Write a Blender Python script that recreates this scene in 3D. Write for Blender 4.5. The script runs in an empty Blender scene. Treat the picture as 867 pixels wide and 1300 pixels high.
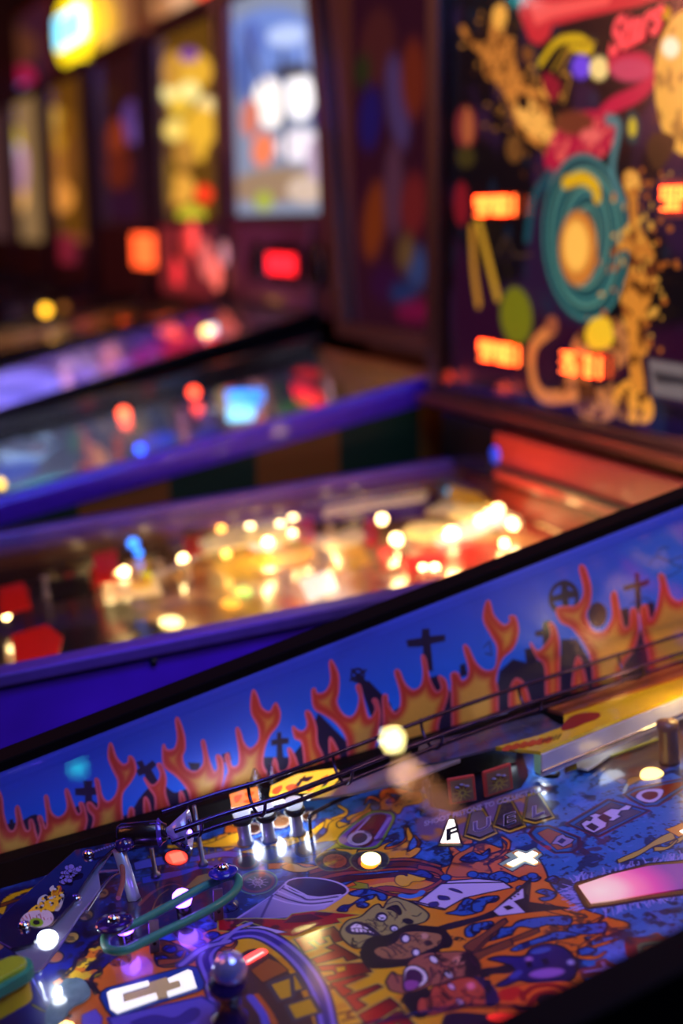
import bpy, bmesh, math, random
import numpy as np
from mathutils import Vector, Matrix
random.seed(7); rng = np.random.default_rng(5)
SC = bpy.context.scene; COL = SC.collection
ZF = 0.93                      # working height zero is 0.93 m above the floor
# ------------------------------------------------------------------ camera
YAW, PITCH, ROLL, FPX = 0.3907, 0.2065, -0.0132, 1790.0
CAM = np.array([1.0473, 0.0, 0.5184]); SPF = 0.1117; SRL = 0.2454; HR = 0.0685; W = 0.525
_d = np.array([-math.cos(YAW)*math.cos(PITCH), math.sin(YAW)*math.cos(PITCH), -math.sin(PITCH)])
_r0 = np.cross(_d, [0, 0, 1]); _r0 /= np.linalg.norm(_r0); _u0 = np.cross(_r0, _d)
_r = math.cos(ROLL)*_r0 + math.sin(ROLL)*_u0; _u = -math.sin(ROLL)*_r0 + math.cos(ROLL)*_u0
cd = bpy.data.cameras.new('camera'); cam = bpy.data.objects.new('camera', cd); COL.objects.link(cam)
cam.matrix_world = Matrix(((_r[0], _u[0], -_d[0], CAM[0]), (_r[1], _u[1], -_d[1], CAM[1]), (_r[2], _u[2], -_d[2], CAM[2]+ZF), (0, 0, 0, 1)))
cd.sensor_fit = 'VERTICAL'; cd.sensor_height = 36; cd.lens = FPX/1300*36; cd.clip_start = 0.02
cd.dof.use_dof = True; cd.dof.focus_distance = 1.03; cd.dof.aperture_fstop = 2.6; SC.camera = cam
SC.view_settings.view_transform = 'Standard'; SC.view_settings.look = 'None'
SC.view_settings.gamma = 1; SC.view_settings.exposure = 0; SC.view_settings.use_curve_mapping = False
SC.cycles.use_denoising = True; SC.cycles.sample_clamp_indirect = 4; SC.cycles.max_bounces = 7

def ray(px, py): return _d + _r*(px-433.5)/FPX - _u*(py-650)/FPX
def hit(px, py, n, c):
    n = np.array(n, float); v = ray(px, py); return CAM + v*((c-n@CAM)/(n@v))
def PF(px, py, h=0.0): return hit(px, py, (0, -SPF, 1), h)         # on the near playfield (h metres above it)
def PX(px, py, c): return hit(px, py, (1, 0, 0), c)
def PY(px, py, c): return hit(px, py, (0, 1, 0), c)
def Z(x0, y0, s): return lambda *a: [(x0+a[i]/s, y0+a[i+1]/s) for i in range(0, len(a), 2)]
def lin(c):                                                        # sRGB 0..255 -> linear
    c = np.array(c, float)/255.0
    return np.where(c <= 0.04045, c/12.92, ((c+0.055)/1.055)**2.4)

# ------------------------------------------------------------------ materials
MATS = {}
def mat(name, col=(128, 128, 128), rough=0.5, metal=0.0, em=None, es=0.0, coat=0.0, trans=0.0, noise=0.12, nscale=60, ior=1.45, spec=.5):
    if name in MATS: return MATS[name]
    m = bpy.data.materials.new(name); m.use_nodes = True; nt = m.node_tree; b = nt.nodes['Principled BSDF']
    c = tuple(lin(col))+(1,)
    n = nt.nodes.new('ShaderNodeTexNoise'); n.inputs['Scale'].default_value = nscale
    tc = nt.nodes.new('ShaderNodeTexCoord'); nt.links.new(tc.outputs['Object'], n.inputs['Vector'])
    mx = nt.nodes.new('ShaderNodeMix'); mx.data_type = 'RGBA'
    mx.inputs['A'].default_value = c; mx.inputs['B'].default_value = tuple(x*(1-noise*2.5) for x in c[:3])+(1,)
    nt.links.new(n.outputs['Fac'], mx.inputs['Factor']); nt.links.new(mx.outputs['Result'], b.inputs['Base Color'])
    b.inputs['Roughness'].default_value = rough; b.inputs['Metallic'].default_value = metal
    b.inputs['Coat Weight'].default_value = coat; b.inputs['Coat Roughness'].default_value = 0.08
    b.inputs['Transmission Weight'].default_value = trans; b.inputs['IOR'].default_value = ior; b.inputs['Specular IOR Level'].default_value = spec
    if em is not None:
        b.inputs['Emission Color'].default_value = tuple(lin(em))+(1,); b.inputs['Emission Strength'].default_value = es
    MATS[name] = m; return m
def artmat(name, rough=0.3, coat=0.6, em=0.0, base=1.0, crough=0.07):
    m = bpy.data.materials.new(name); m.use_nodes = True; nt = m.node_tree; b = nt.nodes['Principled BSDF']
    a = nt.nodes.new('ShaderNodeAttribute'); a.attribute_name = 'Col'
    mm = nt.nodes.new('ShaderNodeMix'); mm.data_type = 'RGBA'; mm.inputs['A'].default_value = (0, 0, 0, 1); mm.inputs['Factor'].default_value = base
    nt.links.new(a.outputs['Color'], mm.inputs['B']); nt.links.new(mm.outputs['Result'], b.inputs['Base Color'])
    b.inputs['Roughness'].default_value = rough; b.inputs['Coat Weight'].default_value = coat; b.inputs['Coat Roughness'].default_value = crough
    if em: nt.links.new(a.outputs['Color'], b.inputs['Emission Color']); b.inputs['Emission Strength'].default_value = em
    return m
def glassmat(name, tint=(255, 255, 255), rough=0.0, fac=1.0):
    if name in MATS: return MATS[name]
    m = bpy.data.materials.new(name); m.use_nodes = True; nt = m.node_tree; nt.nodes.clear()
    o = nt.nodes.new('ShaderNodeOutputMaterial'); mx = nt.nodes.new('ShaderNodeMixShader'); f = nt.nodes.new('ShaderNodeFresnel')
    t = nt.nodes.new('ShaderNodeBsdfTransparent'); g = nt.nodes.new('ShaderNodeBsdfGlossy')
    t.inputs['Color'].default_value = tuple(lin(tint))+(1,); g.inputs['Roughness'].default_value = rough
    nt.nodes.remove(f); ge = nt.nodes.new('ShaderNodeNewGeometry'); vm = nt.nodes.new('ShaderNodeVectorMath'); vm.operation = 'DOT_PRODUCT'
    nt.links.new(ge.outputs['Normal'], vm.inputs[0]); nt.links.new(ge.outputs['Incoming'], vm.inputs[1]); last = vm.outputs['Value']
    for op, v0, v1 in (('ABSOLUTE', None, 0), ('SUBTRACT', 1, None), ('POWER', None, 5), ('MULTIPLY', None, .92*fac), ('ADD', None, .035*fac)):   # Schlick reflectance
        n = nt.nodes.new('ShaderNodeMath'); n.operation = op
        nt.links.new(last, n.inputs[0 if v0 is None else 1])
        if v0 is not None: n.inputs[0].default_value = v0
        elif v1 is not None: n.inputs[1].default_value = v1
        last = n.outputs[0]
    nt.links.new(last, mx.inputs[0]); nt.links.new(t.outputs[0], mx.inputs[1]); nt.links.new(g.outputs[0], mx.inputs[2]); nt.links.new(mx.outputs[0], o.inputs[0])
    MATS[name] = m; return m
GLASS = glassmat('playfield glass')
CLEAR = glassmat('clear plastic', (225, 228, 240), 0.08, 1.6)
BLACK = mat('black painted wood', (12, 8, 11), 0.55, coat=0.05)
BLKP = mat('black plastic', (12, 11, 14), 0.25, coat=0.5)
STEEL = mat('polished steel', (190, 190, 200), 0.18, 1.0, noise=0.05)
STEELD = mat('brushed steel', (150, 150, 160), 0.35, 1.0, noise=0.1)
CHROME = mat('chrome', (215, 215, 225), 0.06, 1.0, noise=0.0)
VIOLET = mat('violet powder coat', (92, 50, 215), 0.32, 0.35, coat=0.4)
VIOLETD = mat('deep violet cabinet art', (86, 34, 176), 0.45, coat=0.2, noise=0.25, nscale=14)
WOOD = mat('warm wood', (120, 70, 40), 0.45, nscale=20)

# ------------------------------------------------------------------ mesh helpers
class MB:
    def __init__(s): s.v = []; s.f = []; s.sm = []
    def add(s, vs, fs, smooth=False):
        o = len(s.v); s.v += [tuple(map(float, v)) for v in vs]; s.f += [tuple(i+o for i in f) for f in fs]; s.sm += [smooth]*len(fs); return s
    def hexa(s, p):            # 8 points: bottom ring 0-3, top ring 4-7
        return s.add(p, [(3, 2, 1, 0), (4, 5, 6, 7), (0, 1, 5, 4), (1, 2, 6, 5), (2, 3, 7, 6), (3, 0, 4, 7)])
    def box(s, x0, x1, y0, y1, z0, z1):
        return s.hexa([(x0, y0, z0), (x1, y0, z0), (x1, y1, z0), (x0, y1, z0), (x0, y0, z1), (x1, y0, z1), (x1, y1, z1), (x0, y1, z1)])
    def beam(s, x0, x1, ya, yb, fz0, fz1):   # slopes along y : z = f(y)
        return s.hexa([(x0, ya, fz0(ya)), (x1, ya, fz0(ya)), (x1, yb, fz0(yb)), (x0, yb, fz0(yb)), (x0, ya, fz1(ya)), (x1, ya, fz1(ya)), (x1, yb, fz1(yb)), (x0, yb, fz1(yb))])
    def prism(s, pts, nrm, t, both=False):
        nrm = np.array(nrm, float); nrm /= np.linalg.norm(nrm); P = [np.array(p, float) for p in pts]; n = len(P)
        a = np.zeros(3)
        for i in range(n): a += np.cross(P[i], P[(i+1) % n])
        if a@nrm < 0: P = P[::-1]
        return s.add(P+[p+nrm*t for p in P], [tuple(range(n-1, -1, -1)), tuple(range(n, 2*n))]+[(i, (i+1) % n, n+(i+1) % n, n+i) for i in range(n)])
    def tube(s, path, r, n=10, closed=False, cap=True):
        P = [np.array(p, float) for p in path]; k = len(P); R = r if hasattr(r, '__len__') else [r]*k
        vs = []; up = None
        for i in range(k):
            a = P[(i-1) % k] if (i > 0 or closed) else P[i]; b = P[(i+1) % k] if (i < k-1 or closed) else P[i]
            t = b-a; t /= (np.linalg.norm(t)+1e-12)
            if up is None: up = np.array([0, 0, 1.0]) if abs(t[2]) < .9 else np.array([1.0, 0, 0])
            x = np.cross(t, up); x /= np.linalg.norm(x); up = np.cross(x, t)
            for j in range(n):
                q = 2*math.pi*j/n; vs.append(P[i]+R[i]*(math.cos(q)*x+math.sin(q)*up))
        fs = []
        for i in range(k if closed else k-1):
            for j in range(n):
                a, b = i*n+j, i*n+(j+1) % n; c, d_ = ((i+1) % k)*n+(j+1) % n, ((i+1) % k)*n+j; fs.append((a, b, c, d_))
        s.add(vs, fs, True)
        if cap and not closed: s.add(vs[:n], [tuple(range(n-1, -1, -1))]); s.add(vs[-n:], [tuple(range(n))])
        return s
    def lathe(s, c, prof, ax=(0, 0, 1), n=24):
        c = np.array(c, float); ax = np.array(ax, float); ax /= np.linalg.norm(ax)
        x = np.cross(ax, (0, 1, 0) if abs(ax[1]) < .9 else (1, 0, 0)); x /= np.linalg.norm(x); y = np.cross(ax, x)
        vs = []
        for r, h in prof:
            for j in range(n): q = 2*math.pi*j/n; vs.append(c+ax*h+max(r, 1e-5)*(math.cos(q)*x+math.sin(q)*y))
        fs = [(i*n+j, i*n+(j+1) % n, (i+1)*n+(j+1) % n, (i+1)*n+j) for i in range(len(prof)-1) for j in range(n)]
        return s.add(vs, fs, True)
    def ball(s, c, r, n=16, sq=1.0):
        return s.lathe(c, [(r*math.sin(math.pi*i/8), -r*sq*math.cos(math.pi*i/8)) for i in range(9)], n=n)
    def obj(s, name, m, parent=None, bev=0, origin=None):
        me = bpy.data.meshes.new(name); me.from_pydata(s.v, [], s.f); me.validate()
        bm = bmesh.new(); bm.from_mesh(me); bmesh.ops.recalc_face_normals(bm, faces=bm.faces); bm.to_mesh(me); bm.free()
        if len(me.polygons) == len(s.sm): me.polygons.foreach_set('use_smooth', s.sm)
        me.materials.append(m); o = bpy.data.objects.new(name, me); COL.objects.link(o)
        if parent is not None: o.parent = parent
        if bev: b = o.modifiers.new('bevel', 'BEVEL'); b.width = bev; b.segments = 2; b.limit_method = 'ANGLE'
        return o
def tag(o, label=None, cat=None, group=None, kind=None):
    if label: o['label'] = label
    if cat: o['category'] = cat
    if group: o['group'] = group
    if kind: o['kind'] = kind
    return o
def empty(name, label, cat, group=None):
    o = bpy.data.objects.new(name, None); COL.objects.link(o); o.empty_display_size = .1; return tag(o, label, cat, group)
def smooth(pts, k=4):
    P = np.array(pts, float); n = len(P); out = []
    for i in range(n):
        p0, p1, p2, p3 = P[i-1], P[i], P[(i+1) % n], P[(i+2) % n]
        for j in range(k):
            t = j/k; out.append(0.5*((2*p1)+(-p0+p2)*t+(2*p0-5*p1+4*p2-p3)*t*t+(-p0+3*p1-3*p2+p3)*t**3))
    return np.array(out)
def openspline(pts, k=6):
    P = [np.array(p, float) for p in pts]; P = [2*P[0]-P[1]]+P+[2*P[-1]-P[-2]]; out = []
    for i in range(1, len(P)-2):
        p0, p1, p2, p3 = P[i-1:i+3]
        for j in range(k):
            t = j/k; out.append(0.5*((2*p1)+(-p0+p2)*t+(2*p0-5*p1+4*p2-p3)*t*t+(-p0+3*p1-3*p2+p3)*t**3))
    out.append(P[-2]); return out

# ------------------------------------------------------------------ painted surfaces (printed art as vertex colour)
def vnoise(x, y, s, seed=0):
    x = x/s; y = y/s; xi = np.floor(x).astype(int); yi = np.floor(y).astype(int); fx = x-xi; fy = y-yi
    fx = fx*fx*(3-2*fx); fy = fy*fy*(3-2*fy)
    def h(a, b):
        n = (a*374761393+b*668265263+seed*1442695041) & 0x7fffffff; n = ((n ^ (n >> 13))*1274126177) & 0x7fffffff; return ((n ^ (n >> 16)) & 0xffff)/65535.0
    return (h(xi, yi)*(1-fx)+h(xi+1, yi)*fx)*(1-fy)+(h(xi, yi+1)*(1-fx)+h(xi+1, yi+1)*fx)*fy
class Canvas:
    def __init__(s, O, U, V, us, vs, base, soft=0.0005):
        s.O, s.U, s.V = (np.array(a, float) for a in (O, U, V)); s.us = np.array(us); s.vs = np.array(vs)
        s.n = np.cross(s.U, s.V); s.soft = soft
        s.uu, s.vv = np.meshgrid(s.us, s.vs, indexing='ij'); s.col = np.empty(s.uu.shape+(3,)); s.col[:] = lin(base)
    def uv(s, pts):
        out = []
        for p in pts:
            q = hit(p[0], p[1], s.n, s.n@s.O)-s.O; g = s.U@s.V; uu = s.U@s.U; vv = s.V@s.V; dt = uu*vv-g*g
            out.append((((q@s.U)*vv-(q@s.V)*g)/dt, ((q@s.V)*uu-(q@s.U)*g)/dt))
        return np.array(out)
    def win(s, P, m):
        lo = P.min(0)-m; hi = P.max(0)+m
        return (slice(*np.searchsorted(s.us, [lo[0], hi[0]])), slice(*np.searchsorted(s.vs, [lo[1], hi[1]])))
    def sdf(s, P, w, closed=True, signed=True):
        u = s.uu[w]; v = s.vv[w]; d = np.full(u.shape, 1e9); ins = np.zeros(u.shape, bool); n = len(P)
        for i in range(n if closed else n-1):
            a = P[i]; b = P[(i+1) % n]; e = b-a; L = e@e+1e-15
            t = np.clip(((u-a[0])*e[0]+(v-a[1])*e[1])/L, 0, 1); d = np.minimum(d, (u-a[0]-t*e[0])**2+(v-a[1]-t*e[1])**2)
            if signed and abs(e[1]) > 1e-12:
                c = ((a[1] > v) != (b[1] > v)) & (u < (v-a[1])*e[0]/e[1]+a[0]); ins ^= c
        d = np.sqrt(d); return np.where(ins, -d, d) if signed else d
    def mix(s, w, a, c):
        if a.size == 0: return
        s.col[w] = s.col[w]*(1-a[..., None])+c*a[..., None]
    def poly(s, pts, fill, line=None, lw=0.0008, sm=False, inner=None, iw=0.004, uv=False, soft=None, noise=None, alpha=1.0):
        P = np.array(pts, float) if uv else s.uv(pts)
        if sm: P = smooth(P)
        so = soft or s.soft; w = s.win(P, lw+so*2)
        if w[0].stop <= w[0].start or w[1].stop <= w[1].start: return
        d = s.sdf(P, w)
        if line is not None: s.mix(w, np.clip(0.5-((np.abs(d) if fill is None else d)-lw/2)/so, 0, 1)*alpha, lin(line))
        e = lw/2 if line is not None else 0
        if fill is not None:
            c = np.broadcast_to(lin(fill), d.shape+(3,))
            if inner is not None:
                t = np.clip((-d-iw*0.35)/iw, 0, 1)[..., None]; t = t*t*(3-2*t); c = c*(1-t)+lin(inner)*t
            if noise is not None:
                nz = vnoise(s.uu[w], s.vv[w], noise[1], 3)*.6+vnoise(s.uu[w], s.vv[w], noise[1]*.4, 5)*.4
                t = np.clip((nz-noise[2])*8, 0, 1)[..., None]; c = c*(1-t)+lin(noise[0])*t
            s.mix(w, np.clip(0.5-(d+e)/so, 0, 1)*alpha, c)
    def line(s, pts, c, lw=0.0008, sm=False, uv=False, soft=None, closed=False, alpha=1.0):
        P = np.array(pts, float) if uv else s.uv(pts)
        if sm: P = np.array(openspline(P)) if not closed else smooth(P)
        so = soft or s.soft; w = s.win(P, lw+so*2)
        if w[0].stop <= w[0].start or w[1].stop <= w[1].start: return
        s.mix(w, np.clip(0.5-(s.sdf(P, w, closed, False)-lw/2)/so, 0, 1)*alpha, lin(c))
    def ell(s, c, rx, ry, fill, rot=0, **k):          # centre in pixels, radii in metres on the surface
        q = s.uv([c])[0]; a = np.linspace(0, 2*math.pi, 28, endpoint=False); x = rx*np.cos(a); y = ry*np.sin(a); r = math.radians(rot)
        s.poly(np.c_[q[0]+x*math.cos(r)-y*math.sin(r), q[1]+x*math.sin(r)+y*math.cos(r)], fill, uv=True, **k)
    def epx(s, x, y, rx, ry, fill, rot=0, **k):       # ellipse given by its outline in the view
        a = np.linspace(0, 2*math.pi, 28, endpoint=False); r = math.radians(rot)
        s.poly([(x+rx*math.cos(t)*math.cos(r)-ry*math.sin(t)*math.sin(r), y+rx*math.cos(t)*math.sin(r)+ry*math.sin(t)*math.cos(r)) for t in a], fill, **k)
    def speck(s, c, scale, th, seed, region=None, alpha=1.0, k=8):
        w = (slice(None), slice(None))
        nz = vnoise(s.uu, s.vv, scale, seed)*.6+vnoise(s.uu, s.vv, scale*.45, seed+1)*.4; a = np.clip((nz-th)*k, 0, 1)*alpha
        if region is not None:
            P = s.uv(region); w = s.win(P, 0); a = a[w]*np.clip(.5-s.sdf(P, w)/.004, 0, 1)
        s.mix(w, a, lin(c))
    def obj(s, name, m, parent=None, gain=1.0):
        nu, nv = s.uu.shape; P = s.O+s.uu[..., None]*s.U+s.vv[..., None]*s.V; P = P.reshape(-1, 3)
        i = np.arange(nu*nv).reshape(nu, nv); q = np.stack([i[:-1, :-1], i[1:, :-1], i[1:, 1:], i[:-1, 1:]], -1).reshape(-1)
        me = bpy.data.meshes.new(name); nf = len(q)//4
        me.vertices.add(nu*nv); me.vertices.foreach_set('co', P.ravel().astype('f4'))
        me.loops.add(len(q)); me.loops.foreach_set('vertex_index', q.astype('i4'))
        me.polygons.add(nf); me.polygons.foreach_set('loop_start', np.arange(0, nf*4, 4, dtype='i4')); me.update(); me.validate()
        at = me.color_attributes.new('Col', 'FLOAT_COLOR', 'POINT'); c = np.ones((nu*nv, 4), 'f4'); c[:, :3] = s.col.reshape(-1, 3)*gain
        at.data.foreach_set('color', c.ravel()); me.materials.append(m)
        o = bpy.data.objects.new(name, me); COL.objects.link(o)
        if parent is not None: o.parent = parent
        return o
def text(name, body, m, parent, O, U, V, size, shear=0.0, depth=0.0002, align='LEFT', bold=0.0, space=1.0, skew=False, fit=None):
    cu = bpy.data.curves.new(name, 'FONT'); cu.body = body; cu.size = size; cu.shear = shear; cu.align_x = align; cu.extrude = depth; cu.offset = bold; cu.space_character = space
    t = bpy.data.objects.new('tmp', cu); COL.objects.link(t); dg = bpy.context.evaluated_depsgraph_get(); dg.update()
    me = bpy.data.meshes.new_from_object(t.evaluated_get(dg)); bpy.data.objects.remove(t)
    U = np.array(U, float); V = np.array(V, float); U /= np.linalg.norm(U); V /= np.linalg.norm(V); N = np.cross(U, V); N /= np.linalg.norm(N); V = V if skew else np.cross(N, U)
    if fit: U = U*fit/max(v.co.x for v in me.vertices)
    me.transform(Matrix(((U[0], V[0], N[0], O[0]), (U[1], V[1], N[1], O[1]), (U[2], V[2], N[2], O[2]), (0, 0, 0, 1))))
    me.materials.clear(); me.materials.append(m); me.name = name
    o = bpy.data.objects.new(name, me); COL.objects.link(o)
    if parent is not None: o.parent = parent
    return o
NPF = np.array([0, -SPF, 1.0]); NPF /= np.linalg.norm(NPF)
def machine(name, label, group, xr, wid, y0, y1, zr, pf, body, rail, lrail=None, flap=.03):
    """cabinet on four legs, rails, lockdown bar, coin door, playfield deck, glass; xr is the outer right side"""
    R = empty(name, label, 'pinball machine', group); xl = xr-wid; t = 0.018; zb = -0.52
    c = MB(); flat = lambda y: zb
    for x in (xl, xr-t): c.beam(x, x+t, y0, y1, flat, lambda y: zr(y)-.001)
    c.box(xl+t, xr-t, y0, y0+t, zb, zr(y0)-.001); c.box(xl+t, xr-t, y1-t, y1, zb, zr(y1)-.001); c.box(xl+t, xr-t, y0+t, y1-t, zb, zb+t)
    c.obj('cabinet', body, R, .002)
    for x in (xl, xr-t):
        m = MB(); dz = .012 if (x == xl and lrail) else 0; m.beam(x-.006, x+t+.002, y0+.04, y1, lambda y: zr(y)-.001-dz*2, lambda y: zr(y)+.008+dz)
        ox = x-.006 if x == xl else x+t+.002
        m.beam(ox, ox+.004, y0+.04, y1, lambda y: zr(y)-flap, lambda y: zr(y)+.008) if x == xl else m.beam(ox-.001, ox+.003, y0+.04, y1, lambda y: zr(y)-flap, lambda y: zr(y)+.008)
        m.obj('side_rail', (lrail or rail) if x == xl else rail, R, .0015)
    m = MB(); m.box(xl-.01, xr+.01, y0-.012, y0+.045, zr(y0)-.03, zr(y0)+.02); m.obj('lockdown_bar', rail, R, .008)
    m = MB(); m.box(xl+.12, xr-.12, y0-.012, y0, -.32, -.06); cdr = m.obj('coin_door', BLKP, R, .004)
    for k in (-1, 1):
        m = MB(); cx = (xl+xr)/2+k*.06; m.box(cx-.02, cx+.02, y0-.02, y0-.012, -.2, -.14); m.obj('coin_slot', mat('lit coin slot', (120, 30, 10), em=(255, 90, 20), es=.6), cdr)
    for x in (xl, xr):
        for y in (y0, y1):
            s = 1 if x == xl else -1; q = 1 if y == y0 else -1; m = MB()
            x1 = x-s*.003; yy = y-q*.003; ex = -s*.02; ey = -q*.03
            m.hexa([(x1+ex, yy+ey, -.92), (x1+ex+s*.03, yy+ey, -.92), (x1+ex+s*.03, yy+ey+q*.03, -.92), (x1+ex, yy+ey+q*.03, -.92),
                    (x1, yy, -.28), (x1+s*.055, yy, -.28), (x1+s*.055, yy+q*.055, -.28), (x1, yy+q*.055, -.28)])
            m.lathe((x1+ex+s*.012, yy+ey+q*.012, -.93), [(0, 0), (.022, 0), (.02, .01), (.006, .016), (.006, .03)], n=12)
            m.obj('leg', rail if rail is not VIOLET else STEELD, R)
    g = MB(); g.beam(xl+t+.001, xr-t-.001, y0+.046, y1-.02, lambda y: zr(y)-.006, lambda y: zr(y)-.003)
    return R, g
def add_glass(R, g): g.obj('playfield_glass', GLASS, R)
def backbox(R, yf, dep, z0, z1, xlb, xrb, xlt, xrt, m, inset=.035, top=.05, bot=.1, glassm=None, art=None, tilt=0.0, zneck=None):
    """backbox with a framed front; returns the corners of the recessed glass"""
    b = MB(); y2 = yf+dep; f = .02; zt = tilt
    X = lambda z, a, c: a+(c-a)*(z-z0)/(z1-z0)
    def bar(xa0, xb0, xa1, xb1, za, zb_, ya, yb):
        b.hexa([(xa0, ya+zt*(za-z0), za), (xb0, ya+zt*(za-z0), za), (xb0, yb+zt*(za-z0), za), (xa0, yb+zt*(za-z0), za), (xa1, ya+zt*(zb_-z0), zb_), (xb1, ya+zt*(zb_-z0), zb_), (xb1, yb+zt*(zb_-z0), zb_), (xa1, yb+zt*(zb_-z0), zb_)])
    bar(xlb, xrb, xlt, xrt, z0, z1, yf+f, y2)                      # body behind the glass
    bar(xlb, xlb+inset, xlt, xlt+inset, z0, z1, yf, yf+f); bar(xrb-inset, xrb, xrt-inset, xrt, z0, z1, yf, yf+f)
    zA, zB = z0+bot, z1-top
    bar(X(z0, xlb, xlt)+inset, X(z0, xrb, xrt)-inset, X(zA, xlb, xlt)+inset, X(zA, xrb, xrt)-inset, z0, zA, yf, yf+f)
    bar(X(zB, xlb, xlt)+inset, X(zB, xrb, xrt)-inset, X(z1, xlb, xlt)+inset, X(z1, xrb, xrt)-inset, zB, z1, yf, yf+f)
    if zneck is not None: b.box(xlb+.06, xrb-.06, yf+.04, y2-.02, zneck, z0)
    return b.obj('backbox', m, R, .002)
def screw(mb, p, r=.004, ax=(0, 0, 1)): mb.lathe(p, [(0, 0), (r, 0), (r, r*.3), (r*.8, r*.7), (r*.3, r*.95), (0, r)], ax, 14)
# ================================================================== the near machine
a = Z(0, 1130, 4.335); b = Z(0, 1030, 5.1); c = Z(140, 1010, 5.1); d = Z(280, 960, 5.1); e = Z(430, 960, 5.1); f = Z(570, 940, 5.1)
g = Z(697, 940, 5.1); h = Z(200, 1130, 5.1); i_ = Z(350, 1130, 5.1); j = Z(480, 1130, 5.1); k = Z(600, 1100, 5.1); l = Z(697, 1080, 5.1); m_ = Z(697, 1170, 5.1); n_ = Z(420, 1080, 6.193)
F1 = Z(0, 840, 2.89); F2 = Z(280, 840, 2.89); F3 = Z(567, 640, 2.89); F4 = Z(430, 600, 1.984); G = Z(0, 1050, 2.89); G5 = Z(280, 1050, 2.89); G6 = Z(567, 1050, 2.89)
zr1 = lambda y: HR+SRL*y
pf1 = lambda y: SPF*y
NAVY = mat('navy cabinet art', (16, 14, 86), 0.4, coat=.3, noise=.3, nscale=9)
M1, g1 = machine('pinball_machine', 'nearest pinball machine, blue flame playfield with FUEL letters, fire and crosses on inner wall', 'pinball machines in the row', W+.018, W+.036, -.24, 1.0, zr1, pf1, NAVY, mat('matt black rail', (7, 3, 5), .7, spec=.06))
YEL = (226, 170, 14); ORG = (214, 104, 22); BLU = (38, 84, 176); INK = (20, 10, 34); VWH = (196, 178, 232); RED = (166, 18, 24); DRD = (84, 14, 26); BRN = (124, 66, 30)

# ---- inner side art: evening sky, graveyard and fire
def lins(a0, a1, st): return np.arange(a0, a1, st)
us = np.r_[lins(-.2, .12, .004), lins(.12, .84, .0008), lins(.84, .99, .004)]; vs = np.r_[lins(.0, .2, .0008), lins(.2, .26, .004)]
B = Canvas((.0006, 0, HR), (0, 1, SRL), (0, 0, -1), us, vs, (30, 70, 200), soft=.0007)
t = np.clip(B.vv/(.06+.12*np.clip(B.uu, 0, 1)), 0, 1)[..., None]; q = np.clip((B.uu-.1)/.5, 0, 1)[..., None]
B.col = (lin((50, 56, 170))*(1-t)+lin((4, 112, 236))*t)*(1-q*.5)+(lin((66, 92, 214))*(1-t)+lin((4, 140, 245))*t)*q*.5
SIL = (34, 22, 52)
dark = lambda pts, **kw: B.poly(pts, SIL, soft=.0012, **kw)
# graveyard silhouettes
dark(F1(-30, 700, -30, 640, 20, 620, 60, 600, 130, 560, 190, 600, 270, 540, 340, 510, 400, 560, 470, 560, 520, 490, 580, 440, 640, 480, 700, 470, 760, 560, 900, 520, 900, 720), sm=True)
dark(F2(0, 460, 60, 440, 150, 350, 260, 350, 300, 300, 360, 190, 400, 230, 470, 300, 520, 330, 600, 300, 620, 380, 0, 520))
dark(F2(590, 210, 650, 170, 700, 120, 760, 60, 800, 50, 850, 120, 900, 160, 900, 300, 600, 330))
dark(F4(250, 675, 300, 560, 400, 530, 440, 470, 480, 480, 560, 460, 560, 420, 600, 420, 650, 500, 700, 480, 760, 400, 800, 440, 867, 430, 867, 640, 560, 700))
for fr, pts in ((F1, (275, 465, 308, 462, 306, 437, 340, 437, 338, 460, 372, 462, 370, 486, 338, 490, 345, 600, 312, 600, 312, 492, 276, 490)),
                (F1, (500, 368, 522, 362, 532, 382, 560, 362, 575, 378, 556, 396, 580, 440, 560, 470, 535, 430, 530, 412, 510, 420, 498, 400, 512, 390)),
                (F1, (22, 600, 35, 592, 35, 580, 48, 578, 50, 590, 62, 592, 60, 608, 48, 612, 50, 640, 36, 640, 34, 614, 22, 614)),
                (F1, (690, 370, 735, 372, 728, 400, 700, 398)), (F1, (815, 340, 842, 330, 850, 360, 820, 372)),
                (F1, (270, 540, 285, 530, 300, 545, 290, 560, 280, 580, 268, 560)),
                (F2, (186, 288, 206, 284, 208, 260, 222, 258, 224, 280, 250, 280, 250, 300, 226, 304, 232, 362, 206, 362, 206, 306, 186, 308)),
                (F4, (170, 422, 208, 416, 210, 394, 228, 392, 230, 412, 268, 408, 268, 424, 232, 432, 238, 500, 214, 500, 212, 438, 174, 440)),
                (F4, (494, 400, 512, 396, 516, 376, 534, 372, 536, 392, 550, 396, 548, 412, 534, 414, 540, 470, 516, 470, 514, 412, 496, 412)),
                (F4, (560, 272, 574, 270, 578, 296, 600, 300, 600, 314, 578, 318, 582, 350, 566, 350, 562, 322, 536, 326, 536, 312, 560, 304)),
                (F4, (716, 286, 746, 278, 746, 254, 756, 252, 758, 276, 782, 268, 782, 280, 760, 290, 764, 356, 748, 356, 746, 292, 718, 298)),
                (F4, (52, 530, 76, 524, 130, 580, 150, 640, 90, 640)),
                (F4, (705, 345, 730, 340, 736, 400, 710, 400)), (F4, (770, 330, 795, 326, 800, 400, 772, 400)),
                (F4, (468, 445, 490, 440, 500, 470, 520, 520, 480, 540)), (F4, (405, 500, 440, 468, 440, 500, 415, 560, 395, 560)),
                (F4, (305, 485, 318, 480, 325, 510, 306, 515)), (F4, (745, 440, 762, 390, 775, 440, 800, 470, 740, 475))):
    dark(fr(*pts))
B.poly([(F4(567, 315)[0][0]+17*math.cos(q), F4(567, 315)[0][1]+19*math.sin(q)) for q in np.linspace(0, 6.2832, 20)], None, line=SIL, lw=.0042, soft=.0012)
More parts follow.
